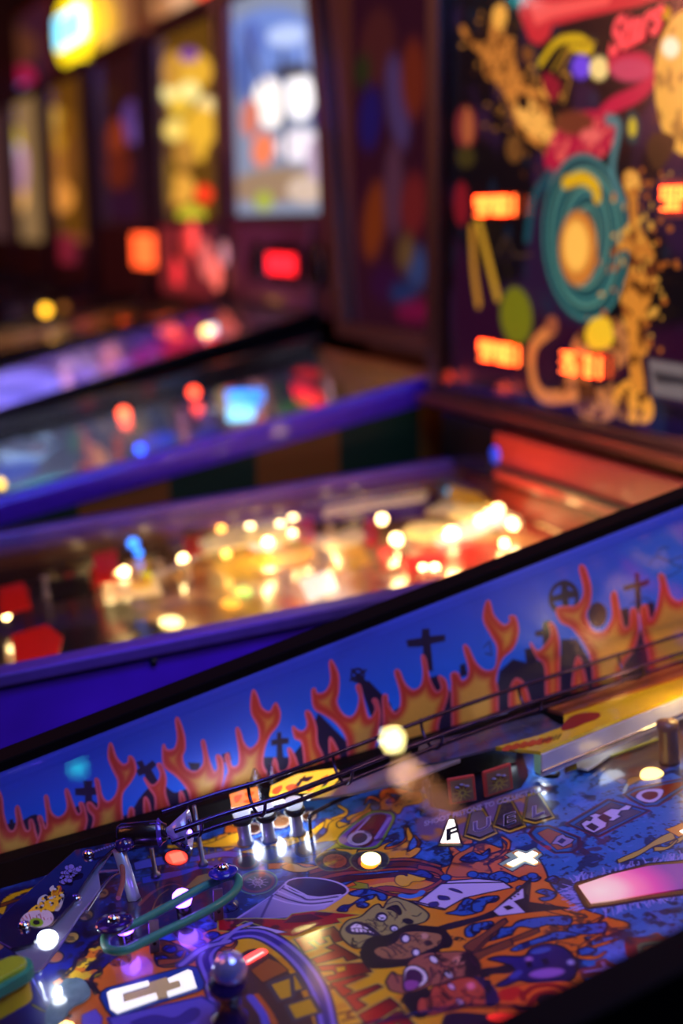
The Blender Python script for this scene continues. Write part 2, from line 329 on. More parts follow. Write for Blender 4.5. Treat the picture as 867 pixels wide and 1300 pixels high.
B.poly([(F2(503, 50)[0][0]+8*math.cos(q), F2(503, 50)[0][1]+8*math.sin(q)) for q in np.linspace(0, 6.2832, 16)], None, line=SIL, lw=.002, soft=.001)
B.line(F2(476, 68, 532, 32), SIL, .0022); B.line(F2(482, 30, 526, 72), SIL, .0022); B.line(F2(505, 55, 560, 130), SIL, .006)
B.epx(*F4(652, 358)[0], 12, 16, SIL, soft=.0012)
for pts in ((780, 232, 800, 212, 830, 222, 867, 210), (800, 212, 812, 190, 830, 190), (830, 222, 850, 235, 867, 236), (800, 256, 830, 262, 867, 240), (735, 330, 770, 316, 790, 326)): B.line(F4(*pts), (40, 40, 120), .0012, sm=True, soft=.001)
B.line(F4(365, 440, 380, 425, 385, 460, 370, 455), SIL, .001)
FL = dict(fill=(208, 58, 40), line=(232, 92, 104), lw=.0018, inner=(232, 158, 58), iw=.008, sm=True, soft=.0009)
for pts in ((F1(-20, 480, 5, 495, 12, 560, 30, 615, 50, 620, 62, 590, 58, 540, 68, 535, 82, 590, 95, 620, 110, 615, 108, 585, 118, 583, 128, 620, 135, 700, -20, 720)),
            (F1(140, 700, 150, 620, 140, 572, 152, 572, 165, 610, 172, 600, 172, 560, 165, 497, 175, 500, 185, 550, 210, 572, 235, 560, 248, 530, 240, 475, 250, 475, 270, 530, 285, 560, 298, 550, 292, 520, 306, 526, 318, 580, 310, 625, 300, 700)),
            (F1(330, 640, 345, 575, 325, 545, 320, 520, 335, 520, 355, 540, 362, 510, 350, 435, 362, 440, 372, 490, 395, 515, 425, 490, 435, 440, 415, 395, 398, 350, 402, 303, 412, 310, 425, 350, 450, 378, 470, 370, 474, 348, 490, 360, 498, 400, 480, 440, 450, 480, 445, 530, 450, 600, 440, 680, 330, 680)),
            (F1(475, 540, 490, 545, 488, 590, 470, 600)), (F1(530, 500, 545, 515, 552, 560, 540, 600, 530, 560)),
            (F1(530, 428, 555, 455, 580, 440, 590, 410, 578, 378, 592, 380, 608, 430, 605, 480, 620, 530, 625, 560, 575, 580, 570, 500, 550, 465)),
            (F1(660, 480, 670, 485, 680, 520, 665, 530)),
            (F1(700, 600, 700, 520, 690, 470, 650, 420, 605, 385, 597, 340, 600, 305, 612, 325, 640, 320, 652, 280, 645, 215, 655, 212, 675, 270, 678, 320, 668, 350, 680, 390, 715, 405, 745, 380, 748, 340, 740, 295, 750, 295, 765, 360, 785, 405, 800, 390, 795, 345, 815, 360, 818, 420, 805, 500, 810, 600)),
            (F2(15, 500, 20, 430, 30, 400, 18, 350, 28, 340, 40, 385, 65, 380, 70, 340, 58, 250, 70, 255, 85, 300, 110, 320, 140, 290, 140, 240, 115, 190, 112, 140, 120, 105, 135, 130, 150, 170, 180, 185, 195, 160, 205, 155, 218, 190, 210, 230, 180, 270, 160, 320, 155, 380, 175, 430, 150, 500)),
            (F2(195, 360, 205, 370, 215, 405, 245, 395, 255, 360, 248, 320, 262, 330, 280, 370, 285, 420, 240, 470, 190, 450)),
            (F2(265, 240, 285, 255, 305, 255, 320, 230, 312, 185, 330, 190, 350, 240, 355, 300, 375, 350, 370, 420, 320, 430, 300, 300, 275, 280)),
            (F2(400, 285, 412, 292, 432, 335, 430, 370, 405, 370)),
            (F2(480, 430, 465, 290, 430, 230, 385, 195, 345, 170, 335, 110, 345, 100, 355, 118, 385, 110, 405, 70, 400, 5, 410, 0, 432, 50, 432, 110, 425, 150, 445, 190, 475, 205, 500, 180, 510, 130, 498, 92, 512, 90, 525, 150, 540, 205, 558, 200, 570, 170, 558, 140, 575, 145, 585, 200, 575, 270, 560, 340, 560, 430)),
            (F2(610, 400, 600, 300, 598, 200, 595, 130, 610, 125, 615, 160, 640, 190, 660, 165, 660, 110, 640, 40, 655, 35, 675, 80, 705, 105, 735, 90, 745, 40, 738, -20, 752, -8, 765, 60, 790, 110, 812, 95, 800, 55, 825, 70, 833, 120, 815, 180, 795, 240, 790, 380)),
            (F4(300, 700, 285, 560, 285, 530, 283, 508, 298, 505, 310, 525, 325, 515, 328, 490, 315, 440, 325, 440, 345, 480, 370, 500, 395, 490, 400, 440, 385, 410, 365, 370, 370, 330, 380, 326, 390, 360, 415, 385, 432, 375, 430, 363, 445, 365, 452, 400, 440, 440, 410, 470, 395, 520, 400, 560, 390, 680)),
            (F4(483, 430, 500, 450, 520, 435, 535, 410, 530, 380, 545, 390, 555, 430, 555, 480, 552, 580, 525, 590, 520, 490, 500, 465)),
            (F4(590, 520, 600, 465, 615, 490, 625, 560, 590, 580)), (F4(430, 560, 445, 520, 470, 540, 480, 600, 440, 620)),
            (F4(650, 640, 640, 500, 625, 440, 590, 392, 560, 375, 548, 345, 568, 338, 600, 335, 618, 300, 606, 240, 620, 240, 635, 290, 632, 330, 622, 360, 638, 398, 665, 402, 683, 380, 690, 355, 686, 310, 698, 303, 708, 350, 718, 390, 732, 385, 736, 345, 750, 350, 755, 400, 740, 450, 710, 500, 700, 640)),
            (F4(790, 600, 782, 470, 765, 400, 760, 345, 775, 335, 785, 372, 800, 345, 810, 290, 806, 258, 820, 262, 835, 310, 860, 325, 900, 310, 920, 470, 900, 600))):
    B.poly(pts, **FL)
B.speck((10, 20, 80), .05, .66, 11, alpha=.25, k=5); B.col *= np.array([1.2, 1.3, 1.35])
BLADE = artmat('printed side art', rough=.45, coat=.08, crough=.2)
B.obj('side_art', BLADE, M1)
r_ = MB(); r_.beam(W-.001, W, -.2, .98, lambda y: pf1(y)-.02, lambda y: zr1(y)-.004); r_.obj('side_art', mat('dark blue side art', (14, 20, 70), .4), M1)

# ---- playfield art
us = np.r_[lins(0, .04, .002), lins(.04, .405, .00075), lins(.405, W+.002, .003)]; vs = np.r_[lins(-.18, .1, .004), lins(.1, .80, .00065), lins(.80, .97, .004)]
P = Canvas((0, 0, 0), (1, 0, 0), (0, 1, SPF), us, vs, (24, 66, 190), soft=.0006)
q = np.clip((P.vv-.15)/.35, 0, 1)[..., None]; P.col = lin((20, 34, 116))*(1-q)+lin((40, 98, 180))*q
P.speck((12, 12, 50), .012, .58, 3, alpha=.85, k=14); P.speck((10, 10, 44), .004, .66, 33, alpha=.8, k=14); P.speck((70, 110, 210), .005, .68, 34, alpha=.5, k=14); P.speck((70, 120, 240), .03, .62, 8, alpha=.4)
def blob(pts, fill=BLU, line=INK, lw=.0016, **kw): P.poly(pts, fill, line=line, lw=lw, sm=True, noise=((14, 22, 84), .0035, .5), **kw)
def tend(pts, w0, w1, fill=ORG, line=INK, lw=.0012, inner=None):     # tapered flame tongue
    C_ = np.array(openspline([np.array(p, float) for p in pts], 5)); T = np.gradient(C_, axis=0); T /= np.linalg.norm(T, axis=1)[:, None]+1e-9; N = np.c_[-T[:, 1], T[:, 0]]
    ww = (w0+(w1-w0)*np.linspace(0, 1, len(C_))**1.2)[:, None]*(1+.18*np.sin(np.linspace(0, 9, len(C_))))[:, None]
    P.poly(np.r_[C_+N*ww*.5, (C_-N*ww*.5)[::-1]], fill, line=line, lw=lw)
def grad(pts, c0, c1, p0, p1, **kw):                                   # printed blend from c0 to c1
    P0, P1 = P.uv([p0, p1]); Q = P.uv(pts); Q = smooth(Q) if kw.pop('sm', False) else Q; w = P.win(Q, .002); s_ = P.sdf(Q, w); D = P1-P0
    t_ = np.clip(((P.uu[w]-P0[0])*D[0]+(P.vv[w]-P0[1])*D[1])/(D@D), 0, 1)[..., None]
    P.mix(w, np.clip(.5-s_/P.soft, 0, 1), lin(c0)*(1-t_)+lin(c1)*t_)
    if 'line' in kw: P.poly(Q, None, line=kw['line'], lw=kw.get('lw', .001), uv=True)
# lower left indigo, swirls
P.poly([(0, 1130), (60, 1120), (130, 1150), (150, 1215), (60, 1300), (-60, 1320), (-60, 1130)], (18, 22, 96), sm=True, soft=.01)
tend([(0, 1160), (12, 1140), (50, 1128), (90, 1140)], 9, 2, YEL); tend([(0, 1180), (22, 1160), (50, 1150), (60, 1170)], 10, 3)
tend([(0, 1150), (25, 1142), (60, 1140)], 4, 2, (120, 60, 20)); tend([(-8, 1205), (10, 1190), (20, 1170)], 12, 3, YEL)
# orange field behind the faces
P.poly([(96, 1330), (110, 1262), (128, 1232), (165, 1206), (230, 1192), (300, 1172), (345, 1180), (400, 1150), (430, 1128), (470, 1112), (520, 1106), (566, 1100), (590, 1080), (612, 1070), (640, 1078), (684, 1092), (700, 1124), (716, 1138), (742, 1154), (772, 1164), (800, 1174), (770, 1188), (742, 1190), (756, 1206), (732, 1218), (740, 1240), (760, 1272), (760, 1340)], ORG, line=INK, lw=.0016, sm=True)
grad([(300, 1195), (350, 1180), (430, 1140), (480, 1122), (540, 1120), (600, 1140), (640, 1170), (600, 1210), (560, 1262), (560, 1340), (330, 1340)], YEL, ORG, (470, 1180), (610, 1160), sm=True)
P.speck((190, 84, 20), .02, .6, 21, region=[(330, 1190), (500, 1110), (700, 1110), (700, 1300), (330, 1300)], alpha=.35)
# upper flames: yellow tongues on blue
for pts, w0, w1, col in (([(352, 1072), (392, 1060), (412, 1045), (440, 1032), (428, 1022)], 10, 2, YEL), ([(412, 1045), (450, 1052), (480, 1040), (505, 1020), (520, 1008), (545, 1012)], 12, 5, YEL),
                         ([(478, 1040), (486, 1022), (470, 1012), (462, 1022)], 7, 1, ORG), ([(500, 1022), (486, 1008), (500, 1004), (530, 1010)], 12, 5, ORG), ([(440, 1040), (462, 1030), (470, 1020)], 5, 2, YEL),
                         ([(478, 1086), (500, 1078), (516, 1066), (514, 1050)], 12, 2, ORG), ([(500, 1082), (524, 1082), (532, 1070), (526, 1060)], 8, 1.5, ORG), ([(470, 1092), (505, 1090), (530, 1082)], 10, 3, YEL),
                         ([(300, 1088), (330, 1080), (352, 1074), (380, 1064)], 9, 8, YEL), ([(340, 1100), (380, 1098), (410, 1102)], 7, 3, ORG),
                         ([(282, 1076), (300, 1070), (310, 1056), (296, 1050)], 10, 3, YEL), ([(212, 1075), (250, 1072), (285, 1062), (300, 1050)], 4, 14, YEL), ([(285, 1052), (300, 1054), (318, 1060)], 10, 6, ORG),
                         ([(185, 1090), (200, 1108), (205, 1094)], 6, 2, (120, 110, 20)), ([(600, 1098), (580, 1085), (575, 1072), (600, 1068)], 14, 4, ORG), ([(620, 1090), (640, 1082), (646, 1070), (636, 1062)], 9, 2, ORG),
                         ([(590, 1100), (610, 1086), (600, 1080)], 7, 2, ORG), ([(784, 1094), (812, 1082), (832, 1070), (856, 1060)], 5, 9, (190, 160, 60)), ([(850, 1072), (866, 1064), (880, 1050)], 4, 9, (190, 160, 60)), ([(830, 1078), (848, 1076), (860, 1066)], 5, 2, (190, 160, 60)),
                         ([(700, 1172), (740, 1180), (770, 1180), (800, 1178)], 6, 1.5, ORG), ([(730, 1180), (752, 1172), (766, 1164), (760, 1174), (790, 1182)], 5, 1, ORG),
                         ([(706, 1200), (740, 1205), (760, 1200), (785, 1192)], 9, 1.5, ORG), ([(735, 1205), (752, 1192), (768, 1184), (756, 1196)], 5, 1, ORG), ([(733, 1212), (755, 1216), (770, 1208)], 8, 1.5, ORG), ([(690, 1150), (720, 1160), (745, 1164)], 9, 2, ORG)):
    tend(pts, w0, w1, col)
# mech frame bottom left: yellow flames by the lamp
for pts, w0, w1, col in (([(68, 1250), (92, 1235), (106, 1214), (124, 1196), (134, 1188)], 7, 5, ORG), ([(88, 1240), (112, 1246), (122, 1262)], 6, 3, (150, 140, 20)), ([(100, 1225), (120, 1212), (128, 1204)], 6, 2, (200, 140, 20)),
                         ([(40, 1275), (60, 1285), (90, 1290)], 3, 2, (150, 150, 30)), ([(98, 1216), (96, 1224), (80, 1240)], 5, 3, YEL), ([(112, 1240), (128, 1236), (126, 1226)], 5, 1.5, (150, 140, 20))): tend(pts, w0, w1, col)
P.speck(INK, .009, .5, 31, region=[(110, 1170), (136, 1190), (100, 1235), (80, 1245), (70, 1235), (95, 1200)], alpha=.95)
for x, y in ((108, 1162), (90, 1190), (70, 1215), (128, 1134)): P.epx(x, y, 11, 7.5, (70, 60, 60), rot=-14, line=INK, lw=.0015); P.epx(x+1, y, 8.5, 5.6, (182, 140, 70) if y != 1215 else (110, 60, 50), rot=-14)
P.poly(G(190, 690, 160, 640, 60, 470, 30, 440, 70, 430, 100, 500), (90, 100, 190), sm=True, line=INK)
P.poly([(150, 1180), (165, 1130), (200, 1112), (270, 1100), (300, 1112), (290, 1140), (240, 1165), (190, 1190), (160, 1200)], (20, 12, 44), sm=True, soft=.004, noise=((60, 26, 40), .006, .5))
P.speck(INK, .006, .52, 95, region=[(60, 1110), (250, 1062), (300, 1080), (200, 1120), (120, 1190), (60, 1200)], alpha=.75, k=12)
P.speck(INK, .005, .5, 96, region=[(180, 1085), (240, 1070), (240, 1105), (190, 1112)], alpha=.9, k=12)
for q in range(14): tend([(186+q*7, 1100-q*.6), (190+q*7+rng.uniform(-4, 4), 1094-q), (188+q*7, 1086-q)], 3, 1, (150, 140, 24), lw=.0006)
# wings and bones behind the sling
for pts, w0, w1, col in (([(180, 1165), (205, 1150), (235, 1140), (262, 1120), (275, 1108)], 4, 6, (150, 110, 40)), ([(175, 1150), (195, 1132), (220, 1122), (240, 1130)], 5, 2, (120, 60, 50)), ([(190, 1165), (200, 1140), (215, 1128)], 3, 2, (150, 100, 50)), ([(225, 1140), (250, 1126), (272, 1110)], 3, 6, (190, 150, 40)), ([(165, 1130), (180, 1120), (200, 1118)], 4, 2, (120, 40, 70))): tend(pts, w0, w1, col)
tend([(170, 1100), (210, 1092), (250, 1090), (290, 1084), (330, 1092)], 10, 6, (70, 80, 190)); tend([(180, 1118), (230, 1108), (262, 1100), (300, 1108)], 8, 3, (60, 70, 200))
P.poly(c(480, 600, 560, 520, 680, 490, 690, 520, 600, 560, 520, 600), (150, 130, 50), line=INK)
P.line(b(560, 400, 770, 380), (150, 110, 180), .003)
# slot holes under the sling and by the eyeball
for pts in (h(80, 255, 150, 230, 260, 260, 290, 300, 260, 345, 200, 350, 130, 320), h(330, 160, 420, 130, 440, 190, 380, 215)): P.poly(pts, (8, 6, 20), line=(70, 60, 130), lw=.0016, sm=True)
P.poly(h(0, 330, 120, 350, 240, 420, 200, 480, 0, 490), (120, 62, 20), sm=True, line=INK, lw=.0015, noise=((80, 40, 20), .01, .5))
for x, y in ((215, 1205), (232, 1212), (252, 1198), (270, 1188), (205, 1218)): blob([(x-9, y), (x-3, y-5), (x+7, y-4), (x+9, y+2), (x+1, y+5)], (40, 50, 170))
tend([(265, 1200), (290, 1205), (300, 1196), (290, 1190)], 6, 1.5, (150, 70, 20)); tend([(200, 1222), (228, 1218), (236, 1206)], 7, 2, (150, 70, 20))
YF_ = dict(line=INK, lw=.0014, sm=True)
P.poly(e(0, 470, 60, 440, 90, 400, 180, 352, 200, 325, 215, 350, 268, 340, 265, 300, 300, 265, 345, 262, 305, 300, 360, 300, 400, 260, 470, 232, 530, 228, 540, 300, 430, 325, 390, 375, 330, 352, 210, 356, 100, 430, 0, 520), (222, 140, 20), **YF_)
P.poly(e(0, 600, 90, 610, 190, 605, 240, 600, 290, 570, 360, 545, 312, 575, 302, 602, 370, 590, 438, 545, 435, 490, 445, 455, 468, 490, 482, 520, 460, 560, 445, 618, 500, 590, 535, 600, 500, 640, 430, 672, 330, 682, 250, 640, 120, 630, 0, 640), (222, 150, 20), **YF_)
P.poly(d(595, 560, 680, 500, 700, 440, 750, 405, 800, 400, 752, 430, 770, 465, 867, 430, 867, 490, 740, 545, 680, 552), YEL, **YF_); P.poly(d(735, 600, 867, 640, 880, 575, 800, 580), YEL, **YF_)
P.poly(d(-20, 515, 60, 498, 130, 500, 172, 555, 100, 582, -20, 592), (222, 140, 30), **YF_); P.poly(c(545, 322, 640, 308, 740, 268, 800, 240, 900, 250, 900, 335, 780, 330, 650, 336), (226, 160, 24), **YF_)
P.poly(d(390, 720, 440, 695, 500, 700, 560, 720, 700, 690, 740, 720, 600, 745, 470, 750), (206, 150, 40), **YF_)
P.poly(a(345, 482, 400, 440, 420, 380, 470, 360, 480, 320, 540, 300, 562, 268, 578, 330, 540, 370, 562, 380, 510, 402, 480, 440, 522, 430, 552, 440, 520, 462, 500, 500, 542, 565, 500, 522, 440, 500, 380, 492), (206, 160, 30), line=INK, lw=.003, sm=True, noise=((190, 90, 20), .008, .5))
P.speck(INK, .0055, .5, 91, region=a(330, 470, 400, 380, 520, 250, 600, 250, 590, 360, 540, 420, 560, 560, 480, 520), alpha=.9, k=14)
P.poly(f(10, 800, 40, 742, 100, 712, 162, 680, 152, 720, 112, 752, 170, 762, 262, 742, 345, 705, 342, 648, 372, 690, 332, 742, 252, 792, 262, 867, 0, 880), (196, 100, 40), **YF_)
for x, y in ((470, 1042), (505, 1025), (360, 1060), (500, 1090)): P.speck(INK, .004, .6, int(x), region=[(x-18, y-9), (x+18, y-9), (x+18, y+9), (x-18, y+9)], alpha=.7, k=14)
P.speck(INK, .007, .56, 97, region=[(500, 1060), (560, 1050), (640, 1075), (700, 1085), (640, 1110), (560, 1095)], alpha=.8, k=14)
P.speck((20, 12, 40), .006, .58, 98, region=[(700, 1150), (790, 1170), (800, 1190), (740, 1215), (690, 1185)], alpha=.8, k=14)
# round insets, upper left
for x, y, rx, ry, c0, c1 in ((327, 1120, 22, 13, (110, 30, 40), (40, 16, 34)), (313, 1094, 14, 9, (110, 30, 40), (30, 24, 50)), (343, 1085, 13, 9, (60, 90, 60), (40, 60, 120)), (322, 1052, 10, 7, (170, 150, 130), (60, 30, 20)), (356, 1043, 13, 8, (200, 180, 150), (150, 100, 60)), (386, 1078, 9, 8, (60, 50, 60), (100, 80, 60)), (392, 1036, 9, 6, (170, 150, 130), (70, 40, 20))):
    P.epx(x, y, rx+3, ry+2, (34, 40, 90), rot=-8, line=(90, 150, 90) if rx > 14 else INK, lw=.0009); P.epx(x, y, rx, ry, c0, rot=-8); P.epx(x, y, rx*.82, ry*.8, c1, rot=-8)
for q in range(10): P.line([(327, 1120), (327+13*math.cos(q*.63), 1120+7*math.sin(q*.63))], (150, 120, 150), .0008)
P.epx(327, 1120, 6, 4, None, line=(170, 140, 170), lw=.0008)
# smoky comb and horizontal streaks, right of the yellow lamp
for y0_, w_, col in ((1100, 9, (96, 40, 30)), (1106, 5, (150, 60, 40)), (1113, 8, (70, 24, 30)), (1094, 5, (150, 66, 30))):
    tend([(392, y0_+14), (430, y0_+4), (470, y0_), (520, y0_-3), (560, y0_+6)], w_, w_*.6, col)
tend([(455, 1136), (490, 1128), (530, 1132), (560, 1118), (556, 1106), (530, 1100)], 6, 5, (150, 60, 46)); tend([(470, 1128), (500, 1136), (545, 1134), (572, 1112)], 4, 3, (120, 40, 40))
P.poly(n_(500, 230, 520, 195, 570, 190, 600, 200, 605, 165, 650, 190, 665, 160, 670, 195, 730, 190, 745, 225, 700, 240, 640, 245, 610, 275, 560, 282, 520, 262), YEL, line=INK, sm=True)
P.poly(n_(130, 290, 200, 270, 170, 240, 290, 260, 300, 300, 220, 300), (150, 150, 20), line=INK)
blob(n_(590, 170, 640, 165, 720, 150, 800, 190, 790, 220, 740, 210, 690, 200), (40, 60, 150)); P.line(n_(555, 352, 620, 362, 690, 345, 715, 325), (60, 120, 210), .005, sm=True)
# drum
grad(G5(65, 335, 185, 260, 240, 215, 300, 190, 385, 205, 470, 235, 440, 262, 380, 300, 310, 312, 240, 330, 120, 335), (80, 60, 130), VWH, (300, 1165), (400, 1120), sm=False, line=(150, 130, 200))
P.epx(*G5(352, 222)[0], 40, 12, (42, 24, 66), rot=6, line=VWH, lw=.0016)
for q in range(5): P.line(G5(186+q*12, 258-q*12, 250+q*14, 278-q*8, 330, 288-q*7, 400+q*10, 280-q*8), VWH if q % 2 == 0 else (50, 34, 96), .0016, sm=True)
P.line(G5(60, 335, 190, 250, 232, 212), (170, 150, 220), .0013); P.line(G5(190, 250, 150, 330), (60, 40, 110), .002)
# METALLICA lettering, the M drawn as a long jagged spike
P.poly(G5(-10, 338, 130, 334, 240, 338, 262, 318, 340, 308, 430, 314, 525, 322, 430, 337, 445, 352, 350, 366, 268, 402, 180, 395, 100, 366, 180, 372, 90, 345, 60, 362, 170, 396, -10, 380), RED, line=(170, 170, 60), lw=.001, noise=(DRD, .012, .5))
P.poly(G5(90, 368, 150, 362, 245, 385, 200, 392), VWH, line=INK); P.poly(G5(265, 326, 330, 318, 380, 336, 300, 350, 230, 352), DRD)
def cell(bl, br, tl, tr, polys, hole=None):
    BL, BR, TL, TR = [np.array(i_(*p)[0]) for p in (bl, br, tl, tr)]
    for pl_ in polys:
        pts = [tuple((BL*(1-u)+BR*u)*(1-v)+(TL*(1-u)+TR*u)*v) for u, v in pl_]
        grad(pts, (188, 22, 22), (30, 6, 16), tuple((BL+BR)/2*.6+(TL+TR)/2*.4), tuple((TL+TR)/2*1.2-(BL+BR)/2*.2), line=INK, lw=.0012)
def halo(bl, br, tl, tr, pl_):
    BL, BR, TL, TR = [np.array(i_(*p)[0]) for p in (bl, br, tl, tr)]
    P.poly([tuple((BL*(1-u)+BR*u)*(1-v)+(TL*(1-u)+TR*u)*v) for u, v in pl_], YEL, line=(200, 160, 60), lw=.0042)
LE = [(0, 0), (.95, 0), (.95, .3), (.45, .24), (.45, .38), (.8, .42), (.8, .6), (.45, .6), (.45, .76), (.95, .72), (1, 1), (0, 1)]
LT = [(.28, 0), (.72, 0), (.72, .74), (1, .66), (1, 1), (0, 1), (0, .66), (.28, .74)]
LA = [(0, 0), (.36, 0), (.4, .26), (.64, .26), (.68, 0), (1, 0), (.8, 1), (.2, 1)]
LL = [(0, 0), (1, 0), (1, .32), (.42, .24), (.42, 1), (0, 1)]
LI = [(.1, 0), (.9, 0), (.9, 1), (.1, 1)]; LC = [(0, .1), (.2, 0), (1, 0), (1, .3), (.5, .28), (.5, .72), (1, .7), (1, 1), (.2, 1), (0, .9)]
cells = [((120, 318), (185, 408), (375, 235), (455, 320), LE), ((205, 425), (290, 500), (382, 345), (550, 440), LT), ((268, 490), (340, 592), (548, 450), (642, 548), LA),
         ((350, 602), (435, 695), (575, 545), (640, 560), LL), ((440, 690), (520, 790), (660, 610), (735, 650), LL), ((525, 800), (600, 890), (730, 690), (815, 755), LI), ((610, 900), (700, 1010), (800, 770), (900, 870), LC), ((720, 1030), (800, 1130), (910, 880), (1000, 990), LA)]
for q in cells: halo(*q)
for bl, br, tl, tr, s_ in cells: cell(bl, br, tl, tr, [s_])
P.poly(i_(385, 500, 450, 490, 455, 520, 400, 535), YEL, line=INK)
# small words on the ring edge
for fr, x, y, ch in ((h, 800, 345, 'E'), (i_, 210, 470, 'H'), (i_, 350, 630, 'V'), (i_, 460, 810, 'M')):
    X0, Y0 = fr(x, y)[0]
    for dx0, dy0, dx1, dy1 in {'E': (-6, -2, 3, -5, -6, -2, -3, 3, 3, -5, 6, 0, -1, -3, 1, 1), 'H': (-7, 0, 4, -4, -2, 5, 8, 1, -2, -2, 3, 3), 'V': (-6, -2, 6, -2, -6, -2, 4, 3, -1, 4, 7, 2), 'M': (-8, -2, 6, -6, -5, 6, 9, 2, 6, -6, -2, -1, -2, -1, 9, 2)}[ch].__class__ and []: pass
    seg = {'E': [(-6, -1, -2, 5), (-6, -1, 5, -4), (5, -4, 8, 1), (-1, -3, 1, 1)], 'H': [(-8, 0, 5, -4), (-3, 6, 10, 2), (-2, -2, 3, 4)], 'V': [(-8, -3, 7, 0), (-4, 4, 7, 0)], 'M': [(-9, -2, 6, -6), (-5, 7, 10, 3), (6, -6, 0, 1), (0, 1, 10, 3)]}[ch]
    for s_ in seg: P.line([(X0+s_[0], Y0+s_[1]), (X0+s_[2], Y0+s_[3])], (110, 30, 20) if ch != 'E' else INK, .0022)
# arc of lamp windows, lower middle
ARC = [(282, 1290), (268, 1240), (262, 1212), (290, 1190), (330, 1186), (372, 1212), (404, 1256), (420, 1320)]
P.poly([(300, 1330), (292, 1262), (296, 1222), (322, 1204), (352, 1218), (384, 1262), (396, 1330)], (70, 36, 40), sm=True)
P.line(ARC, (40, 24, 80), .014, sm=True); P.line(ARC, (124, 104, 210), .010, sm=True); P.line(ARC, (50, 34, 130), .0045, sm=True)
P.line([(230, 1225), (258, 1204), (290, 1195)], (60, 44, 120), .008, sm=True); P.line([(230, 1225), (258, 1204), (290, 1195)], (140, 120, 200), .004, sm=True)
P.line([(282, 1196), (300, 1180), (318, 1172)], (140, 120, 200), .0035, sm=True)
P.poly(h(600, 520, 720, 440, 790, 470, 850, 520, 760, 560, 680, 600), (160, 84, 26), line=INK)
P.poly(i_(-40, 600, 130, 540, 190, 640, 20, 690), (206, 160, 20), line=(70, 60, 70), lw=.003); P.poly(i_(65, 745, 230, 690, 290, 790, 120, 845), (206, 160, 20), line=(70, 60, 70), lw=.003)
P.poly(h(720, 610, 867, 560, 880, 690, 790, 720), (206, 160, 20), line=(70, 60, 70), lw=.003)
P.line(h(640, 680, 720, 790, 760, 867), (190, 90, 30), .004, sm=True); P.line(h(600, 690, 680, 800, 700, 867), (90, 80, 190), .005, sm=True)
P.poly(h(330, 560, 400, 470, 460, 520, 420, 640), (120, 70, 30), sm=True)
# blue curls in the orange field
for pts in (n_(160, 320, 280, 300, 400, 330, 440, 350, 430, 390, 380, 385, 350, 345, 230, 360, 150, 345), n_(50, 470, 90, 430, 160, 420, 240, 370, 340, 345, 330, 375, 260, 400, 300, 420, 270, 450, 210, 440, 200, 410, 140, 450, 120, 480),
            j(440, 150, 500, 130, 530, 90, 570, 55, 620, 65, 610, 100, 650, 100, 640, 60, 700, 40, 780, 45, 760, 75, 700, 90, 660, 140, 560, 165, 500, 160), j(565, 250, 620, 215, 670, 225, 700, 205, 745, 210, 720, 250, 660, 260, 620, 300, 570, 300),
            j(720, 330, 760, 290, 790, 250, 860, 240, 867, 290, 800, 300), k(110, 480, 160, 440, 180, 400, 250, 390, 300, 350, 420, 330, 560, 320, 640, 330, 620, 380, 480, 380, 400, 400, 300, 390, 250, 440, 200, 460),
            k(245, 540, 300, 505, 400, 470, 480, 440, 560, 420, 700, 430, 640, 460, 520, 480, 420, 500, 300, 545), k(410, 165, 460, 145, 540, 170, 520, 210, 460, 225, 430, 205, 480, 190), k(300, 80, 360, 55, 440, 70, 400, 100),
            k(-10, 60, 60, 40, 130, 60, 160, 90, 60, 90), k(100, 70, 180, 30, 260, 60, 300, 80, 220, 105), f(70, 770, 150, 720, 200, 740, 260, 700, 250, 760, 140, 790), k(470, 90, 520, 60, 560, 80, 540, 110), k(680, 540, 740, 520, 800, 540, 760, 575, 690, 570),
            k(640, 380, 760, 370, 860, 360, 860, 420, 740, 440, 620, 420), k(0, 380, 60, 360, 120, 355, 130, 375, 60, 400, 40, 430, 0, 430), k(0, 230, 60, 200, 160, 190, 150, 215, 90, 240, 60, 290, 0, 290)):
    blob(pts)
for x, y in ((640, 1118), (662, 1128), (676, 1112), (600, 1110), (566, 1114)): P.epx(x, y, 7, 4, BLU, line=INK, lw=.0013)
# guitars
P.poly(j(200, 70, 300, 75, 360, 40, 390, 0, 450, -60, 640, -75, 800, -60, 867, -18, 740, 0, 600, 30, 520, 60, 430, 128, 330, 110), VWH, line=INK, lw=.0018, sm=False)
P.poly([(530, 1145), (560, 1122), (580, 1121), (640, 1120), (650, 1127), (616, 1134), (590, 1140), (565, 1154)], VWH, line=INK, lw=.0016)
for pts in ((330, 85, 380, 75, 390, 100, 340, 112), (390, 35, 450, 42, 460, 62, 400, 62), (460, -5, 540, 20, 530, 5, 480, -12)): P.poly(j(*pts), (50, 44, 120), line=INK, sm=True)
tend(j(400, 250, 560, 210, 700, 170, 780, 140), 6, 7, (34, 22, 44))
P.poly(k(120, 300, 200, 225, 380, 70, 365, 230, 640, 270, 340, 300, 160, 325), (22, 14, 34), line=INK)
P.poly(k(130, 290, 200, 235, 330, 135, 335, 205, 270, 225, 345, 298, 170, 320), VWH, line=INK, lw=.001); P.poly(k(195, 260, 235, 250, 270, 270, 225, 285), INK)
for q in range(6): P.epx(*k(250+(q % 3)*22, 208-(q//3)*18-(q % 3)*14)[0], 1.8, 1.3, INK)
tend(k(-20, 560, 100, 450, 160, 385, 220, 345), 9, 5, (120, 60, 36)); tend(k(0, 590, 150, 520, 300, 460, 430, 410), 8, 5, (120, 60, 36)); tend(j(570, 390, 650, 330, 740, 260, 830, 195), 12, 5, (120, 60, 36)); tend(j(610, 440, 700, 400, 867, 335), 9, 8, (120, 60, 36))
